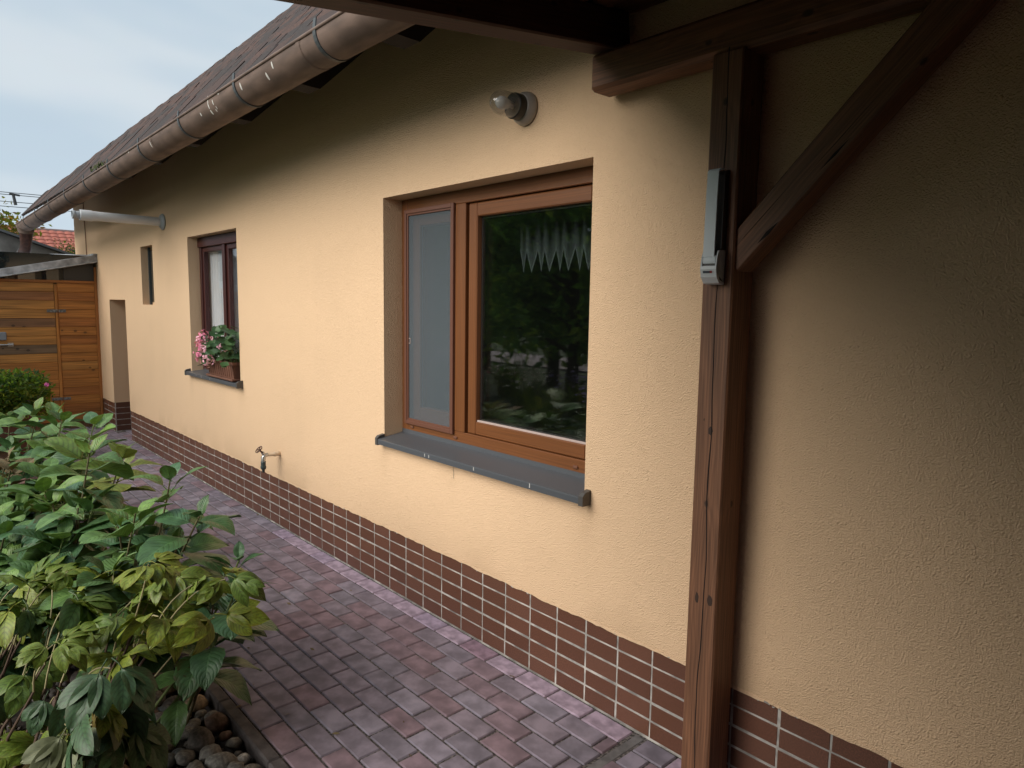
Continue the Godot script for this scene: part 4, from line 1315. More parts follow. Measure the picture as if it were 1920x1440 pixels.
func clump(called: String, label: String, at: Vector3, n: int, h: float, tones: Array, seed_: int, blooms: Array) -> void:
	var o := base(called, at); tag(o, label, "plant", "garden border plants opposite the house")
	var r := RandomNumberGenerator.new(); r.seed = seed_
	var s := Sh.new()
	for i in n:
		var a := r.randf() * TAU; var l := h * r.randf_range(0.6, 1.1); var out := r.randf_range(0.2, 0.75)
		var tn: Array = tones[r.randi() % tones.size()]
		s.col = Color(tn[0], tn[1], tn[2])
		var d := Vector3(cos(a), 0, sin(a)); var sd := Vector3(-sin(a), 0, cos(a)) * r.randf_range(0.010, 0.02)
		var p := d * r.randf_range(0, 0.22); var prev := p
		for k in 4:
			var t := (k + 1) / 4.0
			var q := p + d * l * out * t * t + Vector3(0, l * (t - 0.35 * t * t * out), 0)
			s.quad(prev - sd * (1.0 - (t - 0.25) * 0.8), prev + sd * (1.0 - (t - 0.25) * 0.8), q + sd * (1.0 - t * 0.8), q - sd * (1.0 - t * 0.8))
			prev = q
	s.col = Color(1, 1, 1)
	put("leaves", s, M.crown, o)
	if blooms.size() == 3:
		var f := Sh.new()
		for i in 120:
			var p := Vector3(r.randfn() * 0.25, h * r.randf_range(0.7, 1.15), r.randfn() * 0.25)
			var d := Vector3(r.randfn(), r.randfn() + 1, r.randfn()).normalized()
			var sd := d.cross(Vector3(r.randfn(), r.randfn(), r.randfn())).normalized() * 0.022; var s2 := d.cross(sd)
			f.quad(p - sd, p + s2, p + sd, p - s2)
		put("flowers", f, bl(mat(blooms[0], blooms[1], blooms[2], 0.7), 0.4), o)

# ------------------------------------------------------------------ fixtures on the wall
func build_fixtures() -> void:
	# wall lamp
	var lp := base("wall_lamp", Vector3(-2.223, 2.475, 0))
	tag(lp, "bulkhead wall lamp with a clear glass dome above the large window", "lamp")
	var toz := Basis(Vector3.RIGHT, -PI / 2)      # local y -> -z ... turned so that y points out of the wall
	toz = Basis(Vector3(1, 0, 0), Vector3(0, 0, 1), Vector3(0, -1, 0))
	var b := Sh.new(); b.lathe([Vector2(0, 0.001), Vector2(0.068, 0.001), Vector2(0.069, 0.012), Vector2(0.064, 0.030), Vector2(0.056, 0.040), Vector2(0.053, 0.046), Vector2(0, 0.046)], 32, Vector3.ZERO, toz)
	put("backplate", b, M.porcelain, lp)
	var rb := Sh.new(); rb.lathe([Vector2(0.046, 0.045), Vector2(0.0525, 0.046), Vector2(0.0525, 0.080), Vector2(0.048, 0.084), Vector2(0.020, 0.080), Vector2(0.0, 0.080)], 32, Vector3.ZERO, toz)
	put("socket", rb, M.black_rubber, lp)
	var gl := Sh.new()
	var pf := [Vector2(0.046, 0.070), Vector2(0.049, 0.085), Vector2(0.050, 0.14)]
	for k in 9:
		var a := PI / 2 * (k + 1) / 9.0
		pf.append(Vector2(0.050 * cos(a), 0.14 + 0.055 * sin(a)))
	gl.lathe(pf, 32, Vector3.ZERO, toz)
	var dg := mat(0.10, 0.105, 0.10, 0.0); dg.transparency = BaseMaterial3D.TRANSPARENCY_ALPHA; dg.albedo_color.a = 0.16; dg.metallic_specular = 0.9
	put("glass_dome", gl, dg, lp)
	var bu := Sh.new()
	bu.lathe([Vector2(0.013, 0.08), Vector2(0.014, 0.100), Vector2(0.022, 0.115), Vector2(0.027, 0.135), Vector2(0.024, 0.155), Vector2(0.012, 0.168), Vector2(0.0, 0.171)], 24, Vector3.ZERO, toz)
	var bm := mat(0.75, 0.76, 0.74, 0.12); bm.transparency = BaseMaterial3D.TRANSPARENCY_ALPHA; bm.albedo_color.a = 0.6
	put("bulb", bu, bm, lp)
	# flue: white coaxial pipe standing out from the wall
	var fl := base("flue_pipe", Vector3(-7.37, 2.405, 0))
	tag(fl, "pale grey plastic flue pipe sticking out of the wall under the eaves", "pipe")
	var fp := Sh.new(); fp.lathe([Vector2(0.0, 0.02), Vector2(0.041, 0.02), Vector2(0.043, 0.56), Vector2(0.0445, 0.565), Vector2(0.0445, 0.60), Vector2(0.049, 0.61), Vector2(0.049, 0.70), Vector2(0.046, 0.705), Vector2(0.046, 0.70)], 28, Vector3.ZERO, toz)
	put("outer_pipe", fp, M.white_plastic, fl)
	var fi := Sh.new(); fi.lathe([Vector2(0.0, 0.68), Vector2(0.030, 0.68), Vector2(0.034, 0.70), Vector2(0.034, 0.735), Vector2(0.031, 0.74), Vector2(0.038, 0.742), Vector2(0.038, 0.762), Vector2(0.030, 0.763), Vector2(0.028, 0.70)], 28, Vector3.ZERO, toz)
	put("inner_pipe", fi, M.grey_plastic, fl)
	var fr := Sh.new(); fr.lathe([Vector2(0.03, 0.002), Vector2(0.075, 0.002), Vector2(0.078, 0.012), Vector2(0.060, 0.030), Vector2(0.042, 0.036)], 28, Vector3.ZERO, toz)
	put("rosette", fr, M.grey_plastic, fl)
	# garden tap
	var tp := base("garden_tap", Vector3(-4.795, 0.555, 0))
	tag(tp, "garden tap with a small handwheel and dark hose coupling low on the rendered wall", "tap")
	var pp := Sh.new(); pp.lathe([Vector2(0.0, 0.0), Vector2(0.016, 0.0), Vector2(0.0165, 0.030), Vector2(0.014, 0.034), Vector2(0.0175, 0.036), Vector2(0.0175, 0.044), Vector2(0.013, 0.048), Vector2(0.0115, 0.095), Vector2(0, 0.095)], 18, Vector3.ZERO, toz)
	put("pipe", pp, M.cream_paint, tp)
	var bd := Sh.new()
	bd.tube([Vector3(0, 0.004, 0.09), Vector3(0, 0.0, 0.112), Vector3(0, -0.014, 0.123), Vector3(0, -0.045, 0.125)], [0.013, 0.016, 0.017, 0.0145], 14)
	bd.tube([Vector3(0, 0.0, 0.112), Vector3(0, 0.022, 0.130)], [0.013, 0.012], 12)
	put("body", bd, M.chrome, tp)
	var hw := Sh.new()
	var ax := Vector3(0, 0.72, 0.69).normalized()
	hw.tube([Vector3(0, 0.020, 0.128), Vector3(0, 0.046, 0.153)], [0.0075, 0.005], 10)
	var c0 := Vector3(0, 0.048, 0.155); var ux := Vector3.RIGHT; var uy := ax.cross(ux).normalized()
	var ring := []; var rr := []
	for i in 25: ring.append(c0 + (ux * cos(TAU * i / 24.0) + uy * sin(TAU * i / 24.0)) * 0.027); rr.append(0.0036)
	hw.tube(ring, rr, 8, false)
	for i in 4: hw.tube([c0, c0 + (ux * cos(PI / 2 * i + 0.4) + uy * sin(PI / 2 * i + 0.4)) * 0.026], [0.003, 0.003], 6)
	put("handwheel", hw, M.rust, tp)
	var hc := Sh.new(); hc.lathe([Vector2(0, -0.042), Vector2(0.0175, -0.042), Vector2(0.0175, -0.050), Vector2(0.0165, -0.074), Vector2(0.0195, -0.077), Vector2(0.0205, -0.088), Vector2(0.015, -0.100), Vector2(0.0095, -0.104), Vector2(0.0095, -0.122), Vector2(0, -0.122)], 18, Vector3(0, 0, 0.125))
	put("hose_coupling", hc, M.teal_plastic, tp)
	# strap winder on the post
	var sw := base("strap_winder", Vector3(-1.189, 1.727, 0.145))
	tag(sw, "slim grey roller shutter strap winder screwed to the front of the timber post", "strap winder")
	var hb := Sh.new()
	hb.prism_x([Vector2(0, 0.006), Vector2(0.010, 0.0), Vector2(0.030, 0.004), Vector2(0.044, 0.020), Vector2(0.049, 0.042), Vector2(0.048, 0.058), Vector2(0.042, 0.085), Vector2(0.026, 0.105), Vector2(0.022, 0.325), Vector2(0.014, 0.338), Vector2(0, 0.341)], -0.026, 0.026)
	put("housing", hb, M.dark_plastic, sw)
	var ft := Sh.new()
	ft.prism_x([Vector2(0.004, -0.003), Vector2(0.012, -0.004), Vector2(0.032, 0.0), Vector2(0.047, 0.018), Vector2(0.0525, 0.042), Vector2(0.0515, 0.052), Vector2(0.046, 0.050), Vector2(0.046, 0.040), Vector2(0.030, 0.010), Vector2(0.004, 0.002)], -0.0275, 0.0275)
	put("front_cover", ft, M.white_plastic, sw)
	var sd := Sh.new()
	for x in [-0.0275, 0.0225]:
		sd.prism_x([Vector2(0.004, 0.002), Vector2(0.046, 0.030), Vector2(0.0515, 0.052), Vector2(0.048, 0.078), Vector2(0.040, 0.098), Vector2(0.030, 0.10), Vector2(0.004, 0.10)], x, x + 0.005)
	put("cheek", sd, M.grey_plastic, sw)
	var rl := Sh.new(); rl.tube([Vector3(-0.021, 0.068, 0.030), Vector3(0.021, 0.068, 0.030)], [0.020, 0.020], 18)
	put("roller", rl, M.webbing, sw)
	var wb := Sh.new()
	wb.prism_x([Vector2(0.045, 0.082), Vector2(0.049, 0.080), Vector2(0.046, 0.26), Vector2(0.0435, 0.335), Vector2(0.034, 0.343), Vector2(0.012, 0.344), Vector2(0.012, 0.341), Vector2(0.033, 0.339), Vector2(0.0405, 0.332), Vector2(0.043, 0.26)], -0.022, 0.016)
	put("strap", wb, M.webbing, sw)
	var lbm := Sh.new(); lbm.quad(Vector3(-0.018, 0.0300, 0.0512), Vector3(0.006, 0.0300, 0.0512), Vector3(0.006, 0.0370, 0.0526), Vector3(-0.018, 0.0370, 0.0526))
	put("badge", lbm, M.label_print, sw)
	var lbr := Sh.new(); lbr.quad(Vector3(0.006, 0.0300, 0.0512), Vector3(0.014, 0.0300, 0.0512), Vector3(0.014, 0.0370, 0.0526), Vector3(0.006, 0.0370, 0.0526))
	put("badge", lbr, M.label_red, sw)
	# cream strip sticking out between post and wall near the top
	var cs := Sh.new(); cs.box(Vector3(-1.252, 2.215, 0.002), Vector3(-1.238, 2.33, 0.095), 0.001)
	tag(put("packing_strip", cs, M.cream_strip), "short cream strip wedged between the timber post and the wall below the plate", "strip")
	# lightning cable on the wall near the far corner
	var lc := Sh.new(); lc.tube([Vector3(-10.83, 3.15, 0.012), Vector3(-10.80, 2.75, 0.014), Vector3(-10.78, 2.45, 0.012), Vector3(-10.77, 2.19, 0.014)], [0.006, 0.006, 0.006, 0.006], 8)
	tag(put("earth_cable", lc, mat(0.20, 0.085, 0.04, 0.5)), "thin brown cable running down the wall to the shed roof", "cable")

# ------------------------------------------------------------------ plants
func blade(s: Sh, L: float, W: float, fold: float, curl: float, serr: float, wav := 0.0, t0 := Transform3D(), widest := 0.42) -> void:
	# leaf blade along +z from the petiole, upper side +y, v along the length
	var nl := 9; var nw := 3
	var f := s.v.size()
	var pos := []
	for j in nl + 1:
		var t := float(j) / nl
		var wdt: float
		if t < widest: wdt = sin(PI * 0.5 * pow(t / widest, 0.72))
		else: wdt = pow(cos(PI * 0.5 * pow((t - widest) / (1.0 - widest), 1.25)), 0.95)
		wdt = maxf(wdt, 0.0) * W * 0.5
		var cz := L * (t - 0.10 * curl * t * t); var cy := -curl * L * t * t * 0.5 + 0.04 * L * sin(t * PI)
		for i in range(-nw, nw + 1):
			var uu := float(i) / nw
			var se := 1.0
			if absi(i) == nw: se = 1.0 + serr * (1.0 if j % 2 == 0 else -1.0) * (0.0 if j == 0 or j == nl else 1.0)
			var x := uu * wdt * se
			var y := cy + absf(uu) * fold * wdt * (1.0 - 0.55 * absf(uu)) + wav * sin(t * 11.0 + uu * 2.0) * absf(uu) * W * 0.5
			pos.append(Vector3(x, y, cz))
			s.vert(t0 * Vector3(x, y, cz), Vector3.UP, Vector2(0.5 + uu * 0.5, t))
	var row := 2 * nw + 1
	for j in nl + 1:
		for i in row:
			var a: Vector3 = pos[j * row + maxi(i - 1, 0)]; var b: Vector3 = pos[j * row + mini(i + 1, row - 1)]
			var c: Vector3 = pos[maxi(j - 1, 0) * row + i]; var d: Vector3 = pos[mini(j + 1, nl) * row + i]
			var nn := (d - c).cross(b - a)
			if nn.length() < 1e-9: nn = Vector3.UP
			s.n[f + j * row + i] = (t0.basis * nn).normalized()
	for j in nl:
		for i in row - 1:
			var q := f + j * row + i
			s.tri(q, q + row, q + 1); s.tri(q + 1, q + row, q + row + 1)

func leaf_basis(dir: Vector3, roll: float) -> Basis:
	var z := dir.normalized()
	var x := Vector3.UP.cross(z)
	if x.length() < 0.05: x = Vector3.RIGHT
	x = x.normalized()
	var y := z.cross(x)
	var b := Basis(x, y, z)
	return b * Basis(Vector3(0, 0, 1), roll)

var hyd_mesh := []
var peony_mesh := []

func prepare_leaves() -> void:
	for k in 7:
		var s := Sh.new()
		var W: float = [0.70, 0.62, 0.74, 0.58, 0.66, 0.80, 0.54][k]
		blade(s, 1.0, W, [0.30, 0.55, 0.18, 0.70, 0.40, 0.12, 0.85][k], [0.35, 0.15, 0.6, 0.25, 0.9, 0.5, 0.05][k], 0.03, [0.03, 0.05, 0.02, 0.06, 0.04, 0.03, 0.05][k])
		s.tube([Vector3(0, -0.03, -0.16), Vector3(0, -0.01, -0.06), Vector3(0, 0.0, 0.03)], [0.018, 0.016, 0.010], 5, false)
		hyd_mesh.append(s.mesh())
	for k in 5:
		var s := Sh.new()
		var sp: float = [0.62, 0.80, 0.55, 0.7, 0.9][k]
		blade(s, 1.0, 0.46, 0.35, [0.3, 0.7, 0.2, 1.0, 0.5][k], 0.0, 0.06, Transform3D(), 0.5)
		for sd in [-1, 1]:
			blade(s, 0.78, 0.38, 0.3, [0.4, 0.8, 0.2, 1.1, 0.6][k], 0.0, 0.06, Transform3D(Basis(Vector3.UP, sd * sp) * Basis(Vector3(0, 0, 1), -sd * 0.25), Vector3(0, 0.004, 0.02)), 0.5)
			blade(s, 0.52, 0.24, 0.3, 0.4, 0.0, 0.05, Transform3D(Basis(Vector3.UP, sd * sp * 0.45), Vector3(0, 0.008, 0.34)), 0.45)
		s.tube([Vector3(0, -0.02, -0.25), Vector3(0, 0.02, -0.1), Vector3(0, 0.0, 0.05)], [0.014, 0.013, 0.008], 5, false)
		peony_mesh.append(s.mesh())

func put_leaf(parent: Node, mesh: Mesh, m: Material, at: Vector3, dir: Vector3, roll: float, size: float) -> void:
	put("leaf", mesh, m, parent, Transform3D(leaf_basis(dir, roll).scaled(Vector3.ONE * size), at))

func hydrangea(at: Vector3, label: String, tips: Array, group: String) -> Node3D:
	# tips: [world position, leaf size, material choice (-1 mixed green, 0.. fixed name)]
	var o := base("hydrangea_bush", at)
	tag(o, label, "bush", group)
	var all := tips.duplicate()
	for k in (0 if label.begins_with("low dark") else 4 + tips.size() / 2):      # lower shoots fill the bush
		var src: Array = tips[rng.randi() % tips.size()]
		var sp: Vector3 = src[0]
		var low := Vector3(lerpf(at.x, sp.x, rng.randf_range(0.1, 0.9)) + rng.randf_range(-0.2, 0.2), sp.y * rng.randf_range(0.55, 0.85), maxf(1.26, lerpf(at.z, sp.z, rng.randf_range(0.0, 0.8)) + rng.randf_range(-0.2, 0.2)))
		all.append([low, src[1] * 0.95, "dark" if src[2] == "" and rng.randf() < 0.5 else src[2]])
	for tp in all:
		var tip: Vector3 = tp[0] - at
		var size: float = tp[1]
		var kind: String = tp[2]
		var b0 := Vector3(rng.randf_range(-0.12, 0.12) + tip.x * 0.15, 0, rng.randf_range(-0.12, 0.12) + tip.z * 0.15)
		var mid := b0.lerp(tip, 0.5) + Vector3(tip.x * 0.12, -0.03, tip.z * 0.12) + Vector3(rng.randfn(), 0, rng.randfn()) * 0.02
		var st := Sh.new()
		var pts := []; var rad := []
		for i in 9:
			var t := i / 8.0
			pts.append(b0.lerp(mid, t).lerp(mid.lerp(tip, t), t)); rad.append(lerpf(0.0075, 0.0036, t))
		st.tube(pts, rad, 6)
		put("stem", st, M.stem if rng.randf() < 0.6 else M.stem_green, o)
		var turn := rng.randf() * TAU
		var ln := b0.distance_to(tip)
		var nodes := 6 if ln > 0.55 else (5 if ln > 0.38 else 4)
		for nd in nodes:
			var t: float = 1.0 - [0.0, 0.03, 0.09, 0.17, 0.27, 0.38][nd] / ln
			var p := b0.lerp(mid, t).lerp(mid.lerp(tip, t), t)
			turn += PI / 2 + rng.randf_range(-0.25, 0.25)
			for sd in [0, 1]:
				if nd >= 4 and rng.randf() < 0.2: continue
				var a: float = turn + PI * sd + rng.randf_range(-0.2, 0.2)
				var el: float = [0.95, 0.50, 0.22, 0.05, -0.12, -0.3][nd] + rng.randf_range(-0.25, 0.25)
				var sz: float = size * 1.55 * [0.50, 0.84, 1.0, 1.05, 1.0, 0.92][nd] * rng.randf_range(0.85, 1.15)
				var dir := Vector3(cos(a) * cos(el), sin(el), sin(a) * cos(el))
				var m: Material
				if kind == "yellow": m = M.hyd_yellow if rng.randf() < 0.65 else M.hyd_lime
				elif kind == "dry": m = [M.dry_leaf, M.pink_leaf, M.dry_leaf, M.hyd_lime][rng.randi() % 4]
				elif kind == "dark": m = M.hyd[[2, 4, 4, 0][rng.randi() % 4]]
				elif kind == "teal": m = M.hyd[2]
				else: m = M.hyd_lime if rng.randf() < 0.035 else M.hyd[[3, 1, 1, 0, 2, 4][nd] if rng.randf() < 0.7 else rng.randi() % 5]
				var hi: int = M.hyd.find(m)
				if hi >= 0 and hi < 5 and rng.randf() < 0.22: m = M.hyd[hi + 5]
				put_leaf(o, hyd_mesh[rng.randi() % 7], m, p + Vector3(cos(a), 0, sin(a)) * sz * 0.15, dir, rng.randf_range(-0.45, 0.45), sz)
	return o

func build_plants() -> void:
	prepare_leaves()
	var G := "hydrangeas in the bed along the path"
	hydrangea(Vector3(-3.25, -0.04, 1.45), "leafy green hydrangea leaning over the path opposite the tap", [
		[Vector3(-3.20, 0.87, 1.19), 0.125, ""], [Vector3(-2.80, 0.80, 1.20), 0.135, "dark"], [Vector3(-3.0, 0.80, 1.38), 0.135, ""], [Vector3(-3.05, 0.62, 1.22), 0.14, "dark"], [Vector3(-3.3, 0.60, 1.28), 0.14, "dark"], [Vector3(-2.9, 0.62, 1.5), 0.13, ""]], G)
	hydrangea(Vector3(-3.75, -0.04, 1.62), "tall green hydrangea with a bare brown stem at the middle of the bed", [
		[Vector3(-3.70, 0.93, 1.40), 0.145, ""], [Vector3(-3.45, 0.62, 1.56), 0.14, ""], [Vector3(-3.75, 0.70, 1.55), 0.14, ""], [Vector3(-3.55, 0.72, 1.42), 0.14, "dark"], [Vector3(-3.95, 0.72, 1.55), 0.14, ""], [Vector3(-3.3, 0.50, 1.62), 0.14, "dark"], [Vector3(-3.6, 0.50, 1.72), 0.14, "dark"]], G)
	hydrangea(Vector3(-4.65, -0.04, 1.50), "green hydrangea with yellowing shoots beside the paved path", [
		[Vector3(-4.80, 0.78, 1.30), 0.13, ""], [Vector3(-4.62, 0.92, 1.20), 0.125, ""], [Vector3(-4.15, 0.82, 1.16), 0.13, "yellow"], [Vector3(-4.35, 0.70, 1.12), 0.13, "yellow"], [Vector3(-4.3, 0.60, 1.25), 0.13, "yellow"], [Vector3(-4.5, 0.70, 1.45), 0.14, ""], [Vector3(-4.9, 0.66, 1.5), 0.14, ""], [Vector3(-5.0, 0.90, 1.30), 0.12, ""]], G)
	hydrangea(Vector3(-5.85, -0.04, 1.50), "green hydrangea at the end of the bed near the shed", [
		[Vector3(-6.10, 0.82, 1.30), 0.135, ""], [Vector3(-5.50, 0.80, 1.38), 0.135, ""], [Vector3(-5.35, 0.88, 1.28), 0.13, ""], [Vector3(-6.4, 0.72, 1.42), 0.13, ""], [Vector3(-5.8, 0.62, 1.5), 0.14, "dark"], [Vector3(-5.3, 0.60, 1.45), 0.14, "dark"], [Vector3(-5.2, 0.62, 1.16), 0.13, ""], [Vector3(-5.9, 0.60, 1.2), 0.13, ""]], G)
	hydrangea(Vector3(-4.75, -0.04, 1.85), "hydrangea with dry brown and pinkish leaves in the middle of the bed", [
		[Vector3(-4.55, 0.72, 1.62), 0.12, "dry"], [Vector3(-4.9, 0.72, 1.60), 0.11, "dry"], [Vector3(-5.1, 0.64, 1.68), 0.12, "dry"], [Vector3(-4.4, 0.66, 1.70), 0.12, ""], [Vector3(-4.7, 0.55, 1.6), 0.12, "dry"], [Vector3(-4.3, 0.58, 1.62), 0.13, ""]], G)
	hydrangea(Vector3(-3.95, -0.04, 2.0), "dense green hydrangea deep in the bed beside the peonies", [
		[Vector3(-3.75, 0.58, 1.74), 0.145, ""], [Vector3(-4.05, 0.60, 1.74), 0.14, ""], [Vector3(-3.45, 0.45, 1.78), 0.14, ""], [Vector3(-3.9, 0.40, 1.88), 0.14, "dark"], [Vector3(-3.6, 0.33, 1.86), 0.14, "dark"], [Vector3(-3.2, 0.36, 1.72), 0.14, "dark"]], G)
	hydrangea(Vector3(-2.85, -0.04, 1.42), "low dark hydrangea shoots hanging over the pebbles and the kerb", [
		[Vector3(-2.50, 0.60, 1.17), 0.12, "teal"], [Vector3(-2.62, 0.46, 1.16), 0.13, "dark"], [Vector3(-2.80, 0.42, 1.16), 0.13, "dark"], [Vector3(-2.66, 0.64, 1.10), 0.09, "dark"]], G)
	# peonies
	var PG := "peonies at the near end of the bed"
	peony(Vector3(-2.72, -0.04, 1.62), "peony with lime green lobed leaves above the pebbles", [
		[-2.95, 0.55, 1.36, 0], [-2.60, 0.66, 1.38, 0], [-2.38, 0.70, 1.34, 1], [-2.30, 0.72, 1.28, 1], [-2.72, 0.50, 1.38, 0], [-2.85, 0.62, 1.50, 1], [-2.62, 0.56, 1.52, 0], [-2.42, 0.60, 1.46, 1]], PG)
	peony(Vector3(-2.75, -0.04, 1.86), "peony with large blue green leaves and ochre drying ones", [
		[-2.36, 0.50, 1.62, 4], [-2.60, 0.34, 1.74, 4], [-2.45, 0.40, 1.60, 5], [-2.70, 0.60, 1.66, 1], [-2.95, 0.58, 1.68, 0], [-2.55, 0.58, 1.66, 0], [-2.42, 0.30, 1.66, 6], [-2.6, 0.22, 1.72, 3], [-2.75, 0.42, 1.72, 2], [-2.5, 0.30, 1.58, 5]], PG)
	peony(Vector3(-3.15, -0.04, 1.92), "peony with yellowish leaves at the outer edge of the bed", [
		[-3.10, 0.58, 1.72, 0], [-3.25, 0.52, 1.76, 1], [-2.95, 0.50, 1.76, 2], [-3.30, 0.36, 1.82, 0], [-2.9, 0.30, 1.86, 3], [-3.05, 0.22, 1.88, 5], [-2.8, 0.16, 1.86, 3], [-3.0, 0.62, 1.62, 0], [-2.7, 0.12, 1.80, 5], [-3.2, 0.44, 1.70, 1]], PG)

func peony(at: Vector3, label: String, fans: Array, group: String) -> void:
	var o := base("peony_bush", at)
	tag(o, label, "plant", group)
	var spread := []
	for q in fans:
		spread.append(q)
		spread.append([q[0] + rng.randf_range(-0.16, 0.10), maxf(0.12, q[1] + rng.randf_range(-0.16, 0.08)), maxf(1.30, q[2] + rng.randf_range(-0.08, 0.16)), q[3] if rng.randf() < 0.6 else rng.randi() % 4])
	for q in spread:
		var c := Vector3(q[0], q[1], q[2]) - at
		# a thin woody stem, then the pale leaf stalk
		var foot := Vector3(rng.randf_range(-0.10, 0.10), 0, rng.randf_range(-0.10, 0.10))
		var best := Vector3(c.x * rng.randf_range(0.45, 0.75), c.y * rng.randf_range(0.55, 0.85), c.z * rng.randf_range(0.45, 0.75)) + Vector3(rng.randf_range(-0.04, 0.04), 0, rng.randf_range(-0.04, 0.04))
		var wd := Sh.new()
		wd.tube([foot, foot.lerp(best, 0.5) + Vector3(rng.randf_range(-0.03, 0.03), 0.03, rng.randf_range(-0.03, 0.03)), best], [0.007, 0.0055, 0.0038], 6)
		put("stem", wd, M.stem_brown, o)
		var mid := (best + c) * 0.5 + Vector3(rng.randf_range(-0.03, 0.03), rng.randf_range(0.02, 0.07), rng.randf_range(-0.03, 0.03))
		var s := Sh.new()
		var pts := []; var rad := []
		for i in 7:
			var t := i / 6.0
			pts.append(best.lerp(mid, t).lerp(mid.lerp(c, t), t)); rad.append(lerpf(0.0032, 0.0020, t))
		s.tube(pts, rad, 6)
		put("leaf_stalk", s, M.stem_pale, o)
		var outd := (c - best); outd.y = 0
		outd = outd.normalized() if outd.length() > 0.01 else Vector3(0.5, 0, -0.8)
		var a0 := atan2(outd.z, outd.x)
		for k in (2 if rng.randf() < 0.5 else 3):
			var a: float = a0 + [0.0, 1.5, -1.4, 2.5][k] + rng.randf_range(-0.2, 0.2)
			var el := rng.randf_range(-0.55, 0.25)
			var m: Material
			var kind: int = q[3]
			if kind == 5: m = M.peony_ochre
			elif kind == 6: m = M.peony_pale
			else: m = M.peony[kind] if rng.randf() < 0.7 else M.peony[rng.randi() % 3]
			if kind >= 3: el -= 0.6
			var sz := rng.randf_range(0.09, 0.17) * (1.25 if kind == 4 or kind == 3 else 1.0)
			var dir := Vector3(cos(a) * cos(el), sin(el), sin(a) * cos(el))
			put_leaf(o, peony_mesh[rng.randi() % 5], m, c + Vector3(cos(a), 0.2, sin(a)) * sz * 0.25, dir, rng.randf_range(-0.9, 0.9), sz)

# ------------------------------------------------------------------ pebbles between path and bed
func build_pebbles() -> void:
	var bed := base("pebble_bed"); tag(bed, "", "", "", "structure")
	var ms := []; var shp := []
	for k in 6:
		var s := Sh.new()
		var nz := noise(90 + k, 0.9, 2)
		var nu := 12; var nv := 7
		for j in nv + 1:
			for i in nu + 1:
				var th := PI * j / nv; var ph := TAU * (i % nu) / nu
				var d := Vector3(sin(th) * cos(ph), cos(th), sin(th) * sin(ph))
				var rr := 1.0 + 0.22 * nz.get_noise_3dv(d)
				s.vert(d * rr, d, Vector2(i, j))
		for j in nv:
			for i in nu:
				var q := j * (nu + 1) + i
				s.tri(q, q + 1, q + nu + 1); s.tri(q + 1, q + nu + 2, q + nu + 1)
		shp.append(s); ms.append(s.mesh())
	var placed := []
	var under := Sh.new()
	var n := 0
	for tries in 9000:
		var x := rng.randf_range(-3.9, -1.75); var z := rng.randf_range(1.185, 2.1)
		if z > 1.30 + (x + 3.9) * 0.55: continue
		var a: float = rng.randf_range(0.026, 0.052) * (1.15 if rng.randf() < 0.2 else 1.0)
		var ok := true
		for p in placed:
			if Vector2(p.x - x, p.y - z).length() < (p.z + a) * 0.80: ok = false; break
		if not ok: continue
		placed.append(Vector3(x, z, a))
		var b := Basis.from_euler(Vector3(rng.randf_range(-0.35, 0.35), rng.randf() * TAU, rng.randf_range(-0.35, 0.35))) * Basis.from_scale(Vector3(a * rng.randf_range(1.0, 1.3), a * rng.randf_range(0.55, 0.8), a * rng.randf_range(0.75, 1.0)))
		var tr := Transform3D(b, Vector3(x, -0.028 + rng.randf_range(-0.012, 0.016), z))
		var mi: int = [0, 1, 0, 2, 4, 5, 1, 6, 7, 3, 0, 1, 2, 5, 8][rng.randi() % 15]
		if n < 290 and x > -3.4:
			put("pebble", ms[rng.randi() % 6], M.pebbles[mi], bed, tr); n += 1
		else: under.add(shp[rng.randi() % 6], tr)
	for k in 500:      # smaller stones filling the gaps
		var x := rng.randf_range(-3.6, -1.8); var z := rng.randf_range(1.17, 1.9)
		var a := rng.randf_range(0.008, 0.020)
		under.add(shp[rng.randi() % 6], Transform3D(Basis(Vector3.UP, rng.randf() * TAU).scaled(Vector3(a, a * 0.7, a)), Vector3(x, -0.045, z)))
	tag(put("small_pebbles", under, M.pebbles[1], bed), "", "", "", "stuff")

func build_litter() -> void:
	var s := Sh.new()
	for k in 70:
		var x := rng.randf_range(-7.5, -1.7)
		var z := 1.13 - absf(rng.randfn()) * 0.16 if rng.randf() < 0.75 else rng.randf_range(0.02, 1.0)
		if z < 0.02: continue
		var a := rng.randf() * TAU; var l := rng.randf_range(0.006, 0.022)
		var d := Vector3(cos(a), 0, sin(a)) * l; var e := Vector3(-sin(a), 0, cos(a)) * l * 0.35
		var c := Vector3(x, 0.004, z)
		s.quad(c - d, c + e + Vector3(0, 0.004, 0), c + d + Vector3(0, 0.002, 0), c - e)
	tag(put("leaf_litter", s, M.dry_leaf), "dry leaf scraps scattered along the kerb side of the path", "leaf litter", "", "stuff")

# ------------------------------------------------------------------ geranium on the far sill
func scallop(s: Sh, at: Vector3, b: Basis, r: float) -> void:
	var f := s.vert(at, b.y, Vector2.ZERO)
	var n := 18
	for i in n + 1:
		var a := TAU * i / n
		var k := r * (1.0 + 0.07 * cos(a * 7.0)) * (0.35 if absf(angle_difference(a, 0.0)) < 0.2 else 1.0)
		s.vert(at + b * Vector3(cos(a) * k, 0.16 * k + 0.05 * r * sin(a * 5.0), sin(a) * k), (b * Vector3(cos(a) * -0.35, 1, sin(a) * -0.35)).normalized(), Vector2.ZERO)
	for i in n: s.tri(f, f + 2 + i, f + 1 + i)

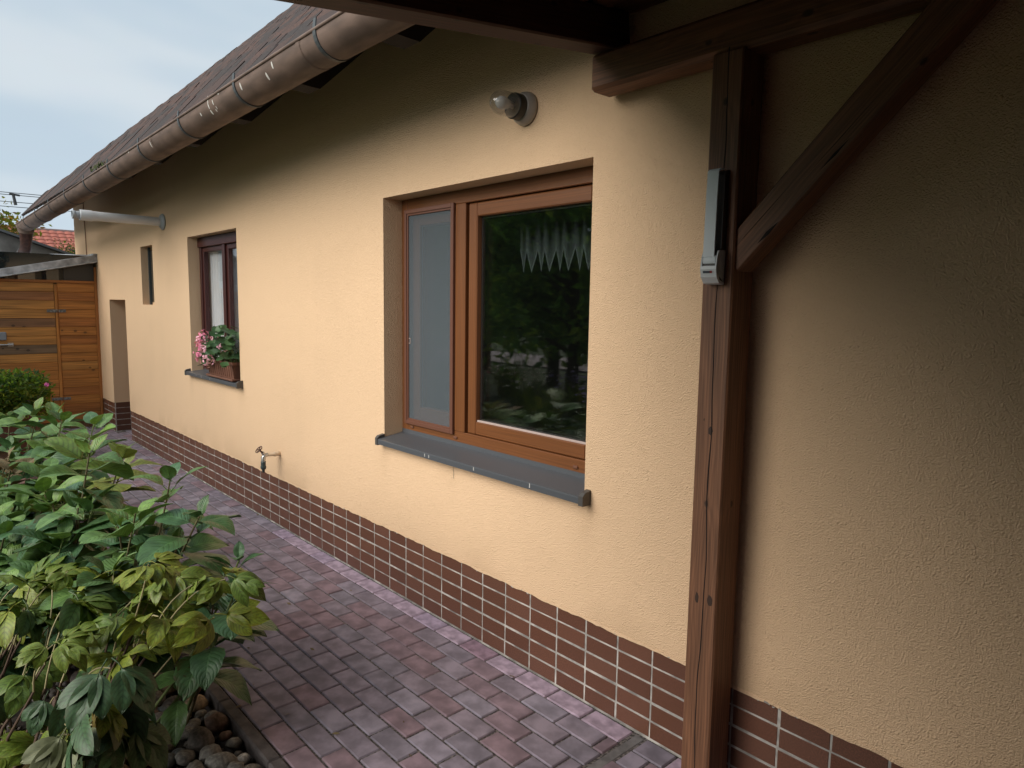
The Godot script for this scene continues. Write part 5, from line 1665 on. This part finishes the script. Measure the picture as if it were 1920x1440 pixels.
func build_geranium() -> void:
	var o := base("geranium_box", Vector3(-5.86, 1.014, -0.035))
	tag(o, "brown flower box of pink geraniums on the sill of the dark red window", "flower box")
	var s := Sh.new()
	var L := 0.28; var prof := [Vector2(0.056, 0.004), Vector2(0.060, 0.022), Vector2(0.070, 0.125), Vector2(0.078, 0.126), Vector2(0.079, 0.150)]
	for k in prof.size() - 1:
		var a: Vector2 = prof[k]; var b: Vector2 = prof[k + 1]
		var ea := a.x - 0.056; var eb := b.x - 0.056
		var A := [Vector3(-L - ea, a.y, a.x), Vector3(L + ea, a.y, a.x), Vector3(L + ea, a.y, -a.x), Vector3(-L - ea, a.y, -a.x)]
		var B := [Vector3(-L - eb, b.y, b.x), Vector3(L + eb, b.y, b.x), Vector3(L + eb, b.y, -b.x), Vector3(-L - eb, b.y, -b.x)]
		for i in 4: s.quad(A[i], A[(i + 1) % 4], B[(i + 1) % 4], B[i])
	s.quad(Vector3(-L, 0.13, 0.07), Vector3(L, 0.13, 0.07), Vector3(L, 0.13, -0.07), Vector3(-L, 0.13, -0.07))
	for k in 13:
		var x := lerpf(-L, L, k / 12.0)
		bar(s, Vector3(x, 0.025, 0.0615), Vector3(x, 0.122, 0.0705), 0.010, 0.006, 0.001)
	put("box", s, M.terracotta, o)
	var dish := Sh.new(); dish.box(Vector3(-L - 0.02, -0.002, -0.085), Vector3(L + 0.02, 0.016, 0.086), 0.004)
	put("saucer", dish, M.terracotta, o)
	var r := RandomNumberGenerator.new(); r.seed = 5
	var st := Sh.new()
	for k in 120:
		var x := r.randf_range(-0.26, 0.34); var hgt := r.randf_range(0.06, 0.33) * (1.0 - 0.3 * absf(x - 0.12))
		var z := r.randf_range(-0.06, 0.15)
		if x < -0.05 and hgt > 0.22: hgt *= 0.6
		var p := Vector3(x, 0.10 + hgt, z)
		if r.randf() < 0.2: p.y -= 0.09; p.z = 0.13
		var b := Basis.from_euler(Vector3(r.randf_range(0.1, 1.1), r.randf() * TAU * 0.3, r.randf_range(-0.5, 0.5)))
		var l := Sh.new(); scallop(l, Vector3.ZERO, b, r.randf_range(0.026, 0.046))
		put("leaf", l, M.ger_leaf if r.randf() < 0.6 else M.ger_leaf2, o, Transform3D(Basis(), p))
		if k % 3 == 0: st.tube([Vector3(x * 0.8, 0.12, 0), p], [0.003, 0.002], 5, false)
	put("stem", st, M.stem_green, o)
	for q in [[-0.27, 0.335, 0.10, 0.050, 0], [-0.25, 0.265, 0.13, 0.048, 0], [-0.28, 0.20, 0.12, 0.052, 0], [-0.29, 0.245, 0.10, 0.045, 0], [-0.245, 0.305, 0.13, 0.040, 1], [-0.10, 0.31, 0.05, 0.044, 1], [-0.11, 0.23, 0.14, 0.046, 1], [0.02, 0.155, 0.17, 0.048, 1], [0.19, 0.28, 0.10, 0.046, 1], [-0.24, 0.16, 0.14, 0.042, 0]]:
		var fl := Sh.new()
		var c := Vector3(q[0], q[1], q[2])
		for k in 46:
			var d := Vector3(r.randfn(), r.randfn() + 0.25, r.randfn() + 0.25).normalized()
			var p: Vector3 = d * q[3] * 1.2 * r.randf_range(0.6, 1.0)
			var sd := d.cross(Vector3(r.randfn(), r.randfn(), r.randfn())).normalized(); var s2 := d.cross(sd)
			var sz := 0.019
			fl.quad(p - sd * sz * 0.5, p + s2 * sz * 0.7 + d * 0.004, p + sd * sz * 0.6 + d * 0.006, p - s2 * sz * 0.6 + d * 0.002)
		put("flower_head", fl, M.pink if q[4] == 0 else M.pink_pale, o, Transform3D(Basis(), c))
		var sk := Sh.new(); sk.tube([Vector3(q[0] * 0.7, 0.12, 0.02), c], [0.003, 0.002], 5)
		put("flower_stalk", sk, M.stem_green, o)

# ------------------------------------------------------------------ potted shrub in front of the shed
func build_pot_shrub() -> void:
	var o := base("potted_shrub", Vector3(-8.5, 0.0, 1.22))
	tag(o, "bushy potted plant with variegated leaves and small purple flowers before the shed", "potted plant")
	var s := Sh.new()
	s.lathe([Vector2(0.0, -0.03), Vector2(0.20, -0.03), Vector2(0.26, 0.44), Vector2(0.31, 0.45), Vector2(0.32, 0.50), Vector2(0.29, 0.505), Vector2(0.27, 0.46), Vector2(0, 0.46)], 32)
	put("pot", s, M.terracotta, o)
	var r := RandomNumberGenerator.new(); r.seed = 15
	var tones := [[0.135, 0.221, 0.048], [0.252, 0.323, 0.080], [0.360, 0.391, 0.120], [0.081, 0.162, 0.056], [0.180, 0.272, 0.112]]
	var cr := Sh.new()
	for i in 4200:
		var a := r.randf() * TAU; var rad := sqrt(r.randf()) * 0.36
		var hh := r.randf_range(0.0, 0.43) * (1.05 - 0.9 * rad * rad)
		var p := Vector3(cos(a) * rad, 0.47 + hh - maxf(0, rad - 0.28) * 0.5, sin(a) * rad)
		p += Vector3(r.randfn(), r.randfn(), r.randfn()) * 0.018
		var t: Array = tones[r.randi() % 5] if hh < 0.33 else tones[[0, 3, 4][r.randi() % 3]]
		var k := r.randf_range(0.75, 1.3)
		cr.col = Color(t[0] * k, t[1] * k, t[2] * k)
		var d := Vector3(r.randfn() + cos(a) * 0.7, r.randfn() * 0.7 + 0.2, r.randfn() + sin(a) * 0.7).normalized()
		var sd := d.cross(Vector3(r.randfn(), r.randfn() + 1.5, r.randfn())).normalized()
		var sz := r.randf_range(0.036, 0.070)
		var m := p + d * sz * 0.5 + d.cross(sd) * sz * 0.12
		cr.tri3(p, m + sd * sz * 0.30, p + d * sz); cr.tri3(p, p + d * sz, m - sd * sz * 0.30)
	cr.col = Color(1, 1, 1)
	tag(put("foliage", cr, M.crown, o), "", "", "", "stuff")
	for q in [[0.35, 0.80, -0.30, 0.028, 1], [0.16, 0.66, -0.22, 0.040, 0], [0.20, 0.63, -0.16, 0.03, 0], [0.30, 0.38, -0.48, 0.03, 1]]:
		var f := Sh.new()
		for k in 22:
			var d := Vector3(r.randfn(), r.randfn(), r.randfn()).normalized()
			var p: Vector3 = d * q[3] * 0.7
			var sd := d.cross(Vector3(r.randfn(), r.randfn(), r.randfn())).normalized(); var s2 := d.cross(sd)
			f.quad(p - sd * 0.010, p + s2 * 0.010, p + sd * 0.010, p - s2 * 0.010)
		put("flower_head", f, M.magenta if q[4] == 1 else mat(0.30, 0.13, 0.34, 0.7), o, Transform3D(Basis(), Vector3(q[0], q[1], q[2])))
		var st := Sh.new(); st.tube([Vector3(q[0] * 0.5, 0.5, q[2] * 0.5), Vector3(q[0], q[1], q[2])], [0.003, 0.002], 5)
		put("flower_stalk", st, M.stem_green, o)
